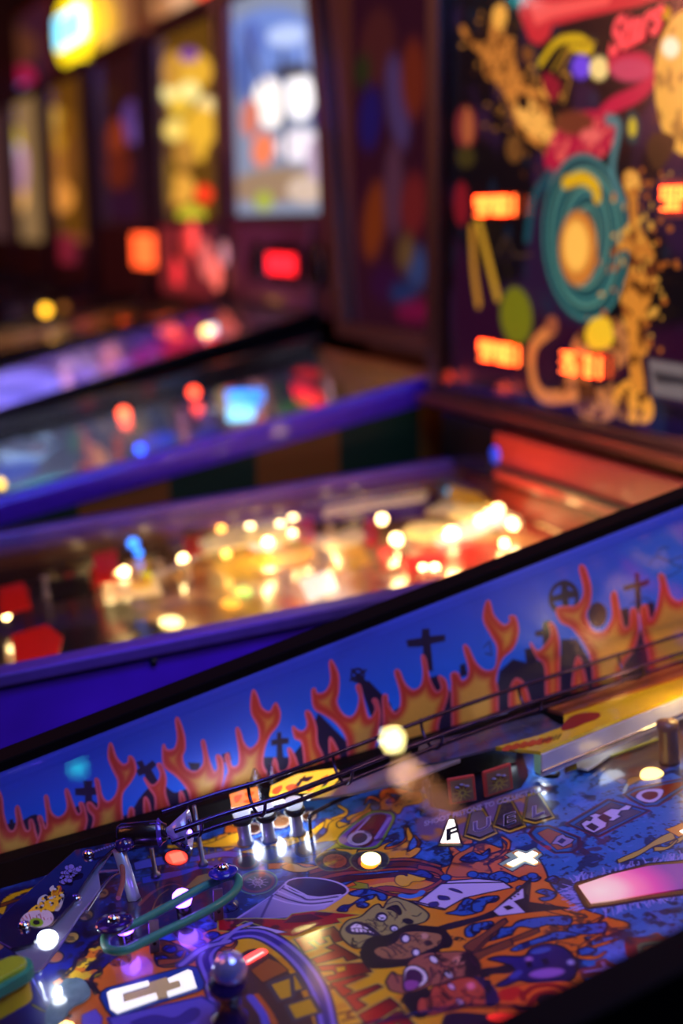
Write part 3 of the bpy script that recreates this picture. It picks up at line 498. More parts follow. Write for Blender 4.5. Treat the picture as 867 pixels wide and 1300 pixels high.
grad(k(100, 600, 180, 580, 330, 580, 380, 530, 480, 500, 580, 520, 650, 580, 675, 650, 650, 720, 560, 755, 380, 750, 300, 740, 210, 775, 150, 770, 230, 720, 270, 680, 240, 640, 160, 615), (46, 32, 120), (28, 20, 74), (640, 1210), (720, 1240), sm=True, line=INK, lw=.002)
P.epx(*k(480, 690)[0], 24, 7, (150, 90, 190), rot=-6, line=(20, 14, 60), lw=.0016, soft=.003); P.epx(*k(440, 545)[0], 13, 3.5, (60, 80, 170), rot=-12, soft=.002); P.epx(*k(280, 700)[0], 9, 4, (60, 60, 160), rot=-30, soft=.002)
P.epx(*k(365, 600)[0], 4, 3, (170, 110, 200), soft=.003); P.epx(*k(635, 620)[0], 4, 3, (170, 150, 220), soft=.003)
for pts in ((340, 620, 375, 610, 390, 650, 355, 660), (440, 600, 480, 590, 500, 630, 465, 640)): P.poly(k(*pts), (16, 10, 44))
tend(k(60, 690, 150, 670, 250, 655), 8, 7, (44, 26, 40)); tend(j(660, 550, 740, 525, 860, 510), 9, 8, (44, 26, 40))
# four cartoon heads
FY, FT, FB = (158, 146, 84), (160, 108, 72), (160, 88, 70)
P.poly(n_(70, 640, 130, 550, 230, 520, 290, 470, 340, 430, 380, 420, 410, 450, 440, 400, 490, 365, 560, 380, 620, 400, 700, 440, 770, 500, 750, 550, 690, 575, 600, 590, 520, 640, 400, 680, 300, 720, 210, 770, 120, 720), FY, line=INK, lw=.0016, sm=True)
P.poly(n_(430, 460, 480, 430, 530, 430, 560, 480, 540, 510, 480, 470), INK, sm=True)
P.poly(n_(130, 610, 180, 570, 230, 570, 300, 600, 360, 650, 370, 670, 280, 650, 200, 650, 150, 640), (240, 225, 240), line=(30, 16, 60), lw=.0032, sm=True)
for q in range(6): P.line(n_(150+q*34, 600+q*8, 160+q*34, 645+q*4), (40, 20, 70), .0009)
P.line(n_(140, 620, 210, 608, 300, 625, 360, 655), (40, 20, 70), .0009, sm=True)
for X0, Y0, r_x in ((398, 522, 8), (495, 610, 6)): P.epx(*n_(X0, Y0)[0], r_x, r_x*.8, (26, 16, 60), soft=.001); P.epx(*n_(X0+4, Y0+2)[0], r_x*.62, r_x*.45, (220, 216, 240)); P.epx(*n_(X0+6, Y0+8)[0], 1.2, 1.2, INK)
P.poly(n_(560, 545, 600, 530, 650, 550, 640, 575, 590, 575), INK, sm=True); P.line(n_(640, 510, 680, 515, 710, 490), (60, 50, 40), .0012, sm=True)
for pts in ((270, 570, 330, 590, 370, 620), (300, 545, 340, 560, 350, 590), (240, 560, 260, 610, 360, 640), (470, 440, 510, 470, 520, 520), (440, 420, 530, 400, 590, 470), (190, 740, 300, 690, 400, 660), (450, 480, 490, 520), (400, 640, 440, 600, 420, 570)): P.line(n_(*pts), (60, 36, 50), .001, sm=True)
P.poly(n_(230, 800, 260, 720, 340, 670, 450, 660, 560, 600, 620, 580, 760, 590, 867, 600, 900, 620, 960, 700, 940, 760, 860, 780, 800, 860, 640, 900, 330, 930, 240, 860), (26, 14, 26), sm=True)
P.poly(j(120, 330, 60, 360, 0, 370, -30, 400, 20, 440, 120, 450, 200, 440, 300, 400, 400, 350, 410, 290, 330, 270, 230, 265, 150, 280), FT, line=INK, lw=.0012, sm=True)
for X0, Y0, r_x in ((175, 312, 7), (243, 402, 6)): P.epx(*j(X0, Y0)[0], r_x, r_x*.95, (40, 20, 80)); P.epx(*j(X0+3, Y0+2)[0], r_x*.6, r_x*.6, (226, 216, 240))
P.epx(*j(300, 297)[0], 5, 3.5, (206, 150, 130), soft=.002); P.speck(INK, .006, .55, 41, region=j(290, 330, 330, 320, 410, 330, 400, 400, 300, 390), alpha=.9)
for pts in ((40, 360, 90, 380, 120, 420), (20, 380, 60, 400, 80, 440), (60, 345, 130, 390, 150, 410), (90, 340, 140, 360, 190, 400), (150, 280, 230, 300, 260, 340), (0, 450, 140, 455, 250, 430)): P.line(j(*pts), (50, 20, 40), .0011, sm=True)
P.poly(j(60, 620, 50, 590, 90, 530, 130, 550, 170, 540, 200, 460, 300, 410, 430, 400, 560, 400, 640, 450, 640, 540, 560, 560, 500, 570, 440, 600, 340, 620, 260, 650, 160, 670, 80, 650), FB, line=INK, lw=.0014, sm=True)
P.poly(j(530, 420, 600, 410, 670, 480, 650, 560, 560, 555, 560, 490), (40, 20, 34), sm=True, soft=.002)
P.poly(j(165, 545, 185, 500, 240, 488, 300, 520, 325, 570, 300, 610, 240, 640, 170, 650), (232, 214, 228), line=INK, lw=.0014, sm=True); P.poly(j(175, 550, 200, 515, 250, 515, 290, 550, 285, 590, 250, 620, 175, 635), (66, 20, 70), sm=True); P.poly(j(165, 600, 210, 580, 270, 595, 240, 640, 180, 648), (150, 70, 150), sm=True, line=INK)
for X0, Y0 in ((360, 450), (455, 545)): P.epx(*j(X0, Y0)[0], 7.5, 4.5, (40, 20, 60), rot=38); P.epx(*j(X0, Y0)[0], 5.5, 3.2, (220, 205, 225), rot=38)
P.epx(*j(520, 455)[0], 7, 5, (216, 140, 120), soft=.003)
for pts in ((300, 440, 350, 420, 400, 440, 410, 500), (340, 500, 350, 560, 330, 610), (390, 520, 420, 560, 400, 600), (420, 490, 480, 510, 500, 560), (90, 530, 120, 570, 130, 600), (560, 400, 620, 470, 660, 520)): P.line(j(*pts), (60, 20, 50), .0012, sm=True)
P.poly(j(160, 680, 250, 650, 330, 640, 330, 800, 250, 830, 180, 760), (24, 12, 26), sm=True)
P.poly(j(250, 760, 270, 700, 330, 690, 350, 630, 420, 610, 520, 570, 620, 570, 700, 640, 740, 700, 700, 740, 560, 760, 440, 790, 340, 815, 270, 800), (188, 72, 50), line=INK, lw=.0014, sm=True)
P.poly(j(620, 560, 700, 580, 760, 640, 790, 720, 700, 740, 690, 650), (44, 24, 70), sm=True)
for X0, Y0 in ((475, 625), (530, 725)): P.epx(*j(X0, Y0)[0], 6.5, 4, (40, 14, 60), rot=40); P.epx(*j(X0, Y0)[0], 4.6, 2.8, (220, 160, 200), rot=40)
P.epx(*j(600, 620)[0], 5, 4.5, (250, 120, 150), soft=.003)
for pts in ((330, 700, 400, 690, 430, 740), (360, 760, 420, 770, 500, 740), (420, 640, 440, 690, 480, 700), (540, 650, 600, 690, 690, 700), (420, 780, 520, 760, 640, 750)): P.line(j(*pts), (90, 16, 30), .0014, sm=True)
P.poly([(560, 1300), (575, 1285), (640, 1290), (700, 1300), (700, 1340), (560, 1340)], (40, 16, 40), sm=True)
for cx0, cy0, rx0, ry0, ang in ((480, 1172, 34, 13, -20), (512, 1198, 34, 13, -25), (560, 1232, 34, 17, -30), (580, 1268, 36, 15, -30)):
    for q in range(34):
        u_, v_ = rng.normal(0, .45, 2); X0 = cx0+u_*rx0; Y0 = cy0+v_*ry0-u_*6; a_ = math.radians(ang+rng.normal(0, 35)); l_ = rng.uniform(2, 6)
        P.line([(X0, Y0), (X0+l_*math.cos(a_)*.5+1, Y0+l_*math.sin(a_)*.5-1), (X0+l_*math.cos(a_), Y0+l_*math.sin(a_))], (46, 22, 40), rng.uniform(.0005, .0011), sm=True, alpha=.8)
for q in range(120):                                       # frayed hair around the heads
    cx0, cy0, rx0, ry0 = ((500, 1198, 60, 22), (575, 1206, 22, 16), (590, 1250, 34, 26), (528, 1276, 18, 16))[q % 4]; t_ = rng.uniform(0, 6.28)
    X0, Y0 = cx0+rx0*math.cos(t_)*.8, cy0+ry0*math.sin(t_)*.8
    if q % 4 == 0 and math.cos(t_) > -.2: continue
    P.line([(X0, Y0), (X0+5*math.cos(t_+.4), Y0+4*math.sin(t_+.4)), (X0+8*math.cos(t_+.9), Y0+6*math.sin(t_+.9))], (26, 14, 26), .0012, sm=True)
# rose, bottom right
P.poly(k(190, 830, 260, 780, 330, 760, 460, 750, 640, 745, 720, 800, 760, 870, 760, 1000, 200, 1000), (226, 90, 22), sm=True, line=INK)
for pts in ((330, 830, 400, 780, 520, 770, 620, 800, 620, 850), (360, 900, 420, 830, 520, 810, 560, 850), (250, 840, 300, 810, 330, 860), (580, 900, 640, 860, 690, 900), (420, 950, 500, 900, 600, 930), (270, 900, 360, 960, 420, 980)): P.line(k(*pts), (150, 20, 24), .0042, sm=True)
P.poly(k(410, 855, 450, 825, 530, 820, 540, 845, 470, 870, 430, 885), (40, 10, 20), sm=True); P.poly(k(540, 830, 620, 830, 640, 900, 580, 930), (200, 30, 26), sm=True); P.poly(k(180, 800, 300, 780, 300, 830, 260, 870, 180, 860), (200, 34, 26), sm=True, soft=.002)
# coffin frame and hair strokes
CF = l(190, 232, 400, 160, 640, 105, 700, 98, 867, 88, 1100, 76, 1300, 90, 1310, 190, 1100, 235, 867, 252, 840, 256, 640, 286, 420, 325, 270, 345)
for q in range(230):
    t_ = rng.uniform(0, 1); side = rng.integers(0, 3)
    if side == 0: X0, Y0 = 150+t_*730, 215-t_*150; dx, dy = rng.uniform(-30, 40), rng.uniform(-75, -20)
    elif side == 1: X0, Y0 = 240+t_*640, 385-t_*110; dx, dy = rng.uniform(-20, 40), rng.uniform(15, 80)*(1-.6*t_)
    else: X0, Y0 = 150+t_*90, 225+t_*160; dx, dy = rng.uniform(-110, -30), rng.uniform(-25, 40)
    if q < 70: P.poly(l(X0-9, Y0, X0+9, Y0, X0+dx*.8, Y0+dy*.8), (26, 16, 80))
    else: P.line(l(X0+dx*.15, Y0+dy*.15, X0+dx*.6+rng.uniform(-8, 8), Y0+dy*.6, X0+dx, Y0+dy), (140, 140, 230), .0007, sm=True)
P.poly(l(155, 225, 180, 200, 640, 78, 867, 58, 1100, 46, 1340, 60, 1345, 220, 1100, 270, 867, 292, 640, 320, 420, 360, 250, 380, 220, 360), (30, 16, 50), sm=False)
P.poly(l(165, 225, 190, 208, 640, 88, 867, 66, 1100, 56, 1330, 70, 1335, 210, 1100, 255, 867, 276, 640, 306, 420, 345, 255, 366, 232, 352), (170, 130, 50), line=(90, 60, 20), lw=.0016)
P.line(l(175, 226, 250, 355, 420, 335, 640, 296, 867, 266), (90, 56, 26), .0012); P.line(l(175, 226, 200, 212, 640, 96, 867, 76), (90, 56, 26), .0012)
P.poly(CF, (196, 110, 190), line=(110, 10, 40), lw=.0022)
# framed boxes right of FUEL
for q, pts in enumerate((g(120, 540, 385, 385, 640, 455, 320, 620), f(525, 600, 560, 560, 640, 555, 835, 630, 840, 690, 800, 720, 690, 725, 560, 640), g(490, 350, 560, 310, 690, 285, 867, 250, 880, 300, 700, 420, 620, 425, 540, 385))):
    P.poly(pts, (190, 52, 24), line=(110, 20, 20), lw=.0042); P.poly(pts, (24, 90, 160), line=(40, 16, 50), lw=.0022)
P.poly(g(165, 545, 400, 400, 600, 462, 310, 604), (84, 66, 84), line=INK); P.poly(f(570, 600, 640, 568, 800, 632, 800, 690, 700, 710), (160, 78, 22), line=INK); P.poly(g(520, 350, 570, 325, 690, 298, 867, 262, 867, 290, 690, 400, 620, 410), (120, 26, 20), line=INK)
P.poly(g(205, 540, 240, 515, 265, 520, 280, 500, 255, 490, 300, 470, 330, 478, 400, 440, 450, 445, 500, 415, 540, 425, 520, 450, 470, 455, 450, 480, 470, 490, 420, 520, 380, 520, 370, 560, 330, 580, 290, 600, 230, 575), VWH, line=INK, lw=.0016)
P.poly(g(315, 500, 350, 475, 405, 500, 365, 530), (60, 34, 50), line=INK); P.poly(g(240, 555, 275, 535, 320, 560, 290, 585), (60, 34, 50), line=INK)
P.poly(g(560, 360, 600, 325, 680, 312, 740, 320, 730, 360, 690, 395, 640, 402, 580, 385), VWH, line=INK, sm=True); P.poly(g(600, 350, 640, 330, 700, 335, 700, 365, 650, 385, 610, 372), (110, 26, 24), sm=True)
P.poly(f(660, 670, 700, 620, 740, 605, 760, 625, 815, 640, 790, 665, 740, 690, 700, 672), (150, 130, 180), line=INK, lw=.0012); P.poly(f(700, 655, 730, 630, 760, 645, 730, 670), (40, 26, 80))
P.speck((60, 14, 20), .008, .5, 51, region=[(745, 1060), (790, 1050), (770, 1085), (700, 1090)], alpha=.8)
P.speck((180, 40, 30), .006, .6, 52, region=f(520, 680, 620, 640, 700, 730, 600, 760), alpha=.8)
# big arrow inset and lamp surrounds
P.poly(G5(395, 712, 380, 90, 420, 60, 500, 20, 560, -20, 610, -8, 600, 40, 560, 75, 480, 82, 420, 78)[1:], (120, 150, 40), line=INK, lw=.0012, sm=False)
P.poly(e(0, 520, 100, 430, 210, 355, 330, 360, 365, 385, 350, 440, 270, 575, 200, 602, 90, 600, 0, 575), (104, 140, 44), line=INK, lw=.001, sm=True); P.poly(e(10, 520, 110, 440, 215, 370, 320, 372, 345, 395, 330, 440, 260, 560, 190, 590, 90, 588, 10, 560), (96, 60, 150), sm=True)
P.poly(e(70, 560, 60, 510, 150, 430, 235, 378, 300, 380, 300, 410, 240, 520, 190, 580, 110, 580), (84, 14, 34), sm=True, line=(40, 10, 40))
P.line(e(80, 520, 200, 395), (150, 130, 210), .0016); P.line(e(240, 530, 330, 400), (130, 110, 200), .003)
P.epx(*e(135, 530)[0], 13, 8, (70, 60, 70), line=(170, 160, 190), lw=.0034, rot=-12)
for x, y in ((425, 1093), (469, 1093)):
    P.poly([(x-25, y), (x-14, y-11), (x+14, y-12), (x+25, y-2), (x+15, y+10), (x-12, y+12)], (46, 56, 60), line=(120, 130, 70), lw=.0009, sm=True); P.epx(x, y, 16, 9.5, (160, 84, 50), line=INK, lw=.0012)
    for q in range(8): P.line([(x+16*math.cos(q*.785), y+9*math.sin(q*.785)), (x+21*math.cos(q*.785), y+11*math.sin(q*.785))], (20, 20, 26), .0016)
P.epx(425, 1093, 13, 7.5, (150, 70, 34), noise=((110, 40, 30), .003, .5))
P.epx(224, 1089, 18, 11, (30, 8, 16))
P.poly([(150, 1270), (150, 1240), (235, 1218)][:0]+G(365, 625, 370, 605, 390, 590, 690, 508, 725, 515, 752, 570, 748, 592, 725, 605, 440, 692, 410, 695, 388, 670), (18, 64, 150), line=INK, lw=.0014, sm=False)
P.poly(G(395, 700, 740, 622, 790, 650, 800, 740, 420, 760), (96, 84, 190), line=(30, 40, 130), lw=.002); P.poly(G(480, 722, 560, 690, 640, 700, 700, 665, 730, 670, 720, 700, 650, 730), (60, 50, 140), line=(40, 30, 110), sm=True); P.poly(G(300, 690, 350, 668, 375, 700, 370, 740, 300, 740), (110, 90, 200), line=(50, 40, 120))
# FUEL word band, inset surrounds, cross surrounds
P.poly(f(-30, 460, 150, 400, 620, 285, 640, 330, 560, 350, 640, 480, 540, 520, 300, 600, 100, 650, -170, 640, -210, 520, -100, 470), (110, 84, 130), sm=True, soft=.004, noise=((170, 110, 60), .02, .5))
FU = [e(660, 560, 715, 415, 745, 415, 785, 560), f(118, 605, 150, 470, 215, 462, 290, 590, 200, 630), f(305, 545, 345, 415, 400, 408, 475, 545, 390, 575), f(495, 505, 520, 370, 575, 355, 660, 490, 560, 520)]
def grow(pts, s_): P_ = np.array(pts, float); c_ = P_.mean(0); return [tuple(p) for p in c_+(P_-c_)*s_]
for q, pts in enumerate(FU): P.poly(grow(pts, 1.42), (36, 30, 30)); P.poly(grow(pts, 1.3), (196, 160, 30) if q else (120, 120, 40), line=INK, lw=.001); P.poly(grow(pts, 1.1), (206, 96, 22) if q == 0 else (60, 40, 40), line=INK, lw=.001)
CR = f(375, 800, 460, 760, 425, 735, 450, 722, 500, 740, 540, 718, 575, 735, 535, 760, 575, 790, 545, 800, 490, 775, 415, 815)
P.poly(f(318, 800, 360, 775, 390, 760, 360, 740, 440, 700, 500, 715, 560, 690, 610, 740, 580, 765, 600, 790, 560, 815, 490, 800, 410, 850), (150, 190, 160), line=INK, lw=.0012); P.poly(grow(CR, 1.28), (226, 140, 20)); P.poly(grow(CR, 1.12), (240, 190, 40))
P.poly(g(750, 575, 800, 560, 867, 530, 900, 600, 840, 625), (226, 150, 20), line=(90, 40, 10), lw=.001)
P.poly(k(690, 690, 800, 655, 790, 620, 860, 600, 950, 640, 960, 700, 900, 720, 860, 740, 830, 700, 700, 720), (120, 60, 60)); P.poly(l(205, 775, 330, 745, 320, 715, 360, 705, 380, 735, 455, 740, 450, 755, 390, 765, 410, 810, 375, 815, 350, 780, 215, 800), (160, 120, 190), line=(120, 40, 50), lw=.0028)
# round orange inset with red flares, right
P.poly(m_(495, 110, 560, 100, 640, 90, 700, 70, 760, 100, 867, 90, 880, 200, 820, 240, 700, 260, 570, 250, 500, 215), (120, 30, 40), sm=True, noise=((60, 20, 60), .01, .5)); P.poly(m_(590, 150, 700, 130, 790, 135, 800, 180, 760, 210, 640, 240, 600, 215), (44, 50, 60), line=(90, 110, 80), lw=.003, sm=True); P.poly(m_(610, 165, 700, 145, 770, 160, 780, 190, 700, 215, 640, 225), (160, 96, 50), sm=True)
P.speck((10, 12, 50), .02, .52, 61, region=[(750, 1172), (867, 1150), (867, 1180), (800, 1200)], alpha=.9)
# dark panel under the cards, smoky ramp mouth
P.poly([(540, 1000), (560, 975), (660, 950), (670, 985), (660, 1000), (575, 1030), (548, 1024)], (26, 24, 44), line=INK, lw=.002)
P.poly(g(170, 170, 330, 100, 560, 20, 740, -40, 867, -60, 867, 130, 560, 250, 420, 260, 330, 190), (96, 76, 70), sm=True, soft=.006, noise=((120, 70, 50), .02, .5))
P.line(g(400, 100, 540, 45, 720, -20), (180, 170, 80), .003, sm=True); tend(g(500, 280, 560, 250, 640, 240, 700, 200), 8, 4, (180, 120, 30))
P.poly(g(430, 260, 470, 240, 510, 265, 470, 285), (130, 110, 140), line=INK)
P.speck((10, 10, 40), .010, .62, 71, region=[(520, 1060), (575, 1080), (540, 1100), (470, 1100), (440, 1060), (540, 1030)], alpha=.8)
PFM = artmat('printed playfield', rough=.3, coat=1.0, crough=.07)
P.obj('playfield', PFM, M1)
r_ = MB(); r_.beam(0, W, -.18, .98, lambda y: pf1(y)-.013, lambda y: pf1(y)-.0008); r_.obj('playfield_board', WOOD, M1)
r_ = MB(); r_.beam(.0012, .018, -.16, .9, lambda y: pf1(y), lambda y: pf1(y)+.021); r_.obj('ball_guide', mat('matt black wood', (7, 5, 7), .7, spec=.1), M1, .001)
r_ = MB(); r_.beam(W-.018, W-.0012, -.16, .9, lambda y: pf1(y), lambda y: pf1(y)+.021); r_.obj('ball_guide', BLACK, M1, .001)
r_ = MB(); r_.beam(.002, W-.002, .905, .925, lambda y: pf1(y), lambda y: zr1(y)-.008); r_.obj('back_panel', mat('back panel art', (150, 40, 20), .4), M1)
# ================================================================== raised parts of the near machine
def em(name, col, s, base=None): return mat(name, base or col, .3, em=col, es=s, noise=0, coat=.5)
def flat(name, pts, h, t, m, parent=M1, bev=0): return MB().prism([PF(x, y, h) for x, y in pts], NPF, t).obj(name, m, parent, bev)
VIO = em('violet lamp', (136, 84, 255), 13); WHT = em('white lamp', (225, 240, 255), 9); WARM = em('warm white inset', (255, 214, 120), 3.2)
# lit and unlit insets
flat('lamp_inset', FU[0], .0002, .0006, em('white inset', (255, 250, 236), 2.2)); gl = mat('grey clear inset', (112, 98, 110), .15, coat=1)
for q, pts in enumerate(FU[1:]): flat('lamp_inset', pts, .0002, .0006, mat('dark clear inset', (60, 50, 66), .15, coat=1) if q == 1 else gl)
LSZ = .025; lett = mat('black lettering', (12, 10, 16), .4); lett2 = mat('pale lettering', (176, 160, 196), .4)
for ch, (fx, fy), mm in (('F', e(688, 548)[0], lett), ('U', f(150, 602)[0], lett2), ('E', f(345, 556)[0], lett2), ('L', f(530, 500)[0], lett2)):
    text('letter', ch, mm, M1, PF(fx, fy, .0011), PF(fx+20, fy-7)-PF(fx, fy), PF(fx, fy-20)-PF(fx, fy), LSZ, skew=True, bold=.0009 if ch != 'E' else .0008)
    if mm is lett2: text('letter_core', ch, lett if ch == 'E' else mat('violet lettering', (96, 80, 130), .4), M1, PF(fx, fy, .0014), PF(fx+20, fy-7)-PF(fx, fy), PF(fx, fy-20)-PF(fx, fy), LSZ, skew=True)
q0 = PF(538, 1049, .0004); q1 = PF(694, 1003, .0004)
text('small_words', 'SHOOT PISTONS TO COLLECT FUEL', mat('pale violet lettering', (170, 150, 200), .4), M1, q0, q1-q0, PF(600, 1020)-PF(600, 1040), .0118, bold=.0003, skew=True, fit=float(np.linalg.norm(q1-q0)))
flat('lamp_inset', CR, .0003, .0006, em('white inset', (255, 250, 236), 2.2))
def ering(x, y, rx, ry, n=24): return [(x+rx*math.cos(q), y+ry*math.sin(q)) for q in np.linspace(0, 2*math.pi, n, endpoint=False)]
flat('lamp_inset', ering(471, 1091, 12.5, 8), .0003, .0008, em('bright yellow inset', (255, 236, 150), 4.5)); flat('lamp_inset', ering(469, 1097, 11, 6), .0001, .0004, em('orange inset rim', (255, 140, 20), 2))
flat('lamp_inset', ering(224, 1089, 14, 8.5), .0002, .0006, em('red inset', (255, 60, 44), 3)); flat('inset_mark', [(214, 1085), (230, 1081), (236, 1092), (220, 1096)], .0009, .0002, em('pink inset mark', (255, 120, 90), 1.6))
flat('lamp_inset', [tuple(p) for p in smooth(g(590, 235, 600, 200, 640, 180, 700, 185, 742, 215, 700, 245, 620, 255))], .0002, .0006, WARM)
flat('lamp_inset', g(845, 590, 895, 565, 930, 600, 880, 610), .0003, .0005, em('white inset', (255, 250, 236), 2.2))
flat('lamp_inset', [tuple(p) for p in smooth(h(500, 480, 580, 425, 660, 385, 700, 390, 710, 408, 640, 450, 550, 500, 520, 500))], .0003, .0007, em('red bar inset', (255, 70, 64), 2.6))
flat('inset_mark', h(525, 485, 680, 398, 690, 404, 545, 494), .001, .0002, em('pink bar core', (255, 150, 140), 3))
flat('lamp_inset', G(392, 610, 408, 600, 545, 565, 548, 582, 450, 612, 455, 645, 572, 610, 580, 632, 430, 685, 405, 668), .0003, .0006, em('cream inset', (240, 236, 222), 1.0)); flat('lamp_inset', G(615, 558, 690, 525, 704, 530, 722, 590, 617, 625, 612, 606, 665, 588, 658, 563, 622, 574), .0003, .0006, em('cream inset', (240, 236, 222), 1.0))
flat('lamp_inset', G(452, 617, 545, 590, 548, 572, 612, 552, 619, 575, 655, 565, 663, 585, 611, 603, 614, 625, 580, 634, 573, 610, 460, 643), .0003, .0005, mat('dull gold inset', (190, 164, 112), .3, em=(190, 160, 100), es=.3))
flat('lamp_inset', [tuple(p) for p in smooth(m_(380, 410, 410, 380, 460, 370, 480, 385, 440, 412, 400, 428))], .0003, .002, em('red corner lamp', (255, 50, 30), 4)); flat('lamp_inset', ering(640, 1292, 22, 5), .0003, .0006, em('dim red inset', (230, 40, 30), .8))
flat('lamp_inset', [tuple(p) for p in smooth(a(350, 505, 400, 492, 460, 500, 502, 570, 460, 620, 400, 650, 330, 740, 262, 760, 250, 690, 280, 620))], .0003, .001, mat('milky clear inset', (120, 140, 150), .12, em=(90, 120, 130), es=.22, coat=1, noise=.3, nscale=120))
flat('lamp_inset', a(325, 745, 360, 722, 400, 730, 420, 760, 330, 780), .0003, .0006, WARM)
# coffin inset glowing round the bulb beneath it
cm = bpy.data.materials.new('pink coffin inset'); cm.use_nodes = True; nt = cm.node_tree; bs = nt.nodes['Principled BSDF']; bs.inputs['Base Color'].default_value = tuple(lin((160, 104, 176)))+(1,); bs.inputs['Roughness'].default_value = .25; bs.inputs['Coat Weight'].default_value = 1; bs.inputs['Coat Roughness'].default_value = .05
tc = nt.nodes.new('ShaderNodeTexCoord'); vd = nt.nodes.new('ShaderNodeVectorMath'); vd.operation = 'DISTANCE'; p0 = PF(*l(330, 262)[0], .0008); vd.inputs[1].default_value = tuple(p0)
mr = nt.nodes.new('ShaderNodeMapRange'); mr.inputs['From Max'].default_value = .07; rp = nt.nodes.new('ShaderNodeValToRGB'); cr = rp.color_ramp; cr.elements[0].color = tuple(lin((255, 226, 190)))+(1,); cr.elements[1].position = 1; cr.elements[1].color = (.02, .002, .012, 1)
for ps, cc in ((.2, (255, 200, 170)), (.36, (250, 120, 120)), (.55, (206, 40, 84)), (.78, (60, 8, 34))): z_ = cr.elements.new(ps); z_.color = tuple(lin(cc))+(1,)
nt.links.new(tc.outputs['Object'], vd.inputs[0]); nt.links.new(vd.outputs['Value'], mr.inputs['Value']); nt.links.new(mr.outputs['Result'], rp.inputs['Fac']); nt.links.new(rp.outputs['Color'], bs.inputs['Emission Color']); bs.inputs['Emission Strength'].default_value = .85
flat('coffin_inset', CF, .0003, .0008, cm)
def post(px, py, h, r, m, prof=None, parent=M1, name='post', lean=0):
    ax = NPF+np.array([lean, 0, 0]); pr = prof or [(0, 0), (r*1.5, 0), (r*1.5, h*.08), (r, h*.14), (r, h*.9), (r*1.25, h*.96), (r*1.25, h), (0, h)]
    return MB().lathe(PF(px, py), pr, ax, 20).obj(name, m, parent)
# sling rubber on two capped posts
RUB = mat('green rubber', (52, 142, 112), .45, coat=.3); SK = mat('dark violet cap plastic', (40, 22, 90), .15, coat=.8)
for px, py, cx_, cy_, rr in ((153, 1219, 146, 1170, .0125), (290, 1152, 288, 1108, .010)):
    post(px, py, .029, .0052, CLEAR, name='clear_post')
    C_ = PF(px, py)+NPF*.0275; cp = MB().lathe(C_, [(0, 0), (rr, 0), (rr*1.08, .0012), (rr, .0025), (rr*.5, .0034), (0, .0036)], NPF, 28).obj('post_cap', SK if rr > .011 else mat('blue cap plastic', (30, 40, 170), .12, coat=.8), M1)
    s_ = MB(); screw(s_, C_+NPF*.003, .0046, NPF); s_.obj('dome_screw', CHROME, cp)
fr = [PF(x, y, .021) for x, y in h(-340, 300, -310, 390, -250, 425, -120, 400, 30, 285, 160, 225, 300, 150, 400, 90, 480, 30, 520, -40)+c(825, 545, 770, 535, 690, 560, 600, 592, 520, 630, 470, 655, 300, 760, 120, 830, 20, 860)]
fr = [PF(x, y, .021) for x, y in [(134, 1188), (135, 1202), (144, 1207), (160, 1206), (180, 1197), (206, 1184), (232, 1172), (258, 1159), (279, 1147), (296, 1134), (303, 1122), (301, 1114), (292, 1112), (276, 1118), (256, 1127), (236, 1138), (200, 1158), (165, 1176), (145, 1182)]]
MB().tube(smooth(fr, 4), .0031, 12, closed=True).obj('sling_rubber', RUB, M1)
for px, py in ((196, 1186), (277, 1145)):
    y0_ = PF(px, py+22); m = MB(); m.prism([y0_+np.array([0, dy, dz]) for dy, dz in ((-.0035, 0), (.0035, 0), (.0035, .024), (-.0035, .024))], (1, 0, 0), .002); o = m.obj('switch_bracket', mat('pinkish metal', (150, 120, 140), .35, .6), M1, .0004)
    MB().lathe(y0_+np.array([.002, 0, .007]), [(0, 0), (.0013, 0), (.0013, .0004), (0, .0005)], (1, 0, 0), 10).obj('rivet', BLACK, o)
for px, py in ((165, 1187), (238, 1152)):
    sk = MB().lathe(PF(px-3, py+13), [(.0055, 0), (.0055, .010), (.004, .012)], NPF, 16).obj('lamp_socket', BLKP, M1)
    MB().lathe(PF(px-3, py+13)+NPF*.011, [(0, 0), (.006, 0), (.0074, .004), (.0066, .008), (.004, .0105), (0, .0115)], NPF, 16).obj('violet_bulb', VIO, M1)
# lane plate with printed eyeball and flames
PL = .028
plate = flat('lane_plate', b(490, 265, 760, 212, 745, 250, 640, 340, 600, 400)+b(520, 520)+a(420, 60, 300, 190, 190, 300, 60, 335, 0, 300, -80, 250, 60, 110), PL, .0022, mat('navy plastic', (12, 16, 62), .15, coat=1, noise=.05), bev=.0005)
clr = flat('clear_plate', b(600, 400, 745, 250, 700, 310, 640, 400)+a(556, 0, 440, 150, 330, 320, 235, 440, 175, 470, 130, 400, 60, 335, 190, 300, 300, 190, 420, 60), PL-.004, .002, mat('milky grey plastic', (128, 126, 150), .1, coat=1), bev=.0004)
HP = PL+.0023
def dec(name, fr_, pts, m, hh=0, sm=True): return flat(name, [tuple(p) for p in smooth(fr_(*pts), 3)] if sm else fr_(*pts), HP+hh, .0002, m, plate)
SMK = mat('violet smoke print', (136, 124, 206), .4); FLM = mat('yellow flame print', (246, 190, 20), .4, em=(246, 180, 20), es=.12); CRM = mat('cream print', (220, 216, 200), .4)
None and dec('printed_smoke', b, (430, 430, 430, 390, 470, 375, 480, 320, 510, 310, 530, 330, 530, 370, 510, 400, 520, 430, 500, 470, 470, 490, 440, 465, 400, 455), SMK); None and dec('printed_smoke', b, (600, 265, 660, 240, 750, 215, 750, 225, 680, 255, 610, 272), SMK)
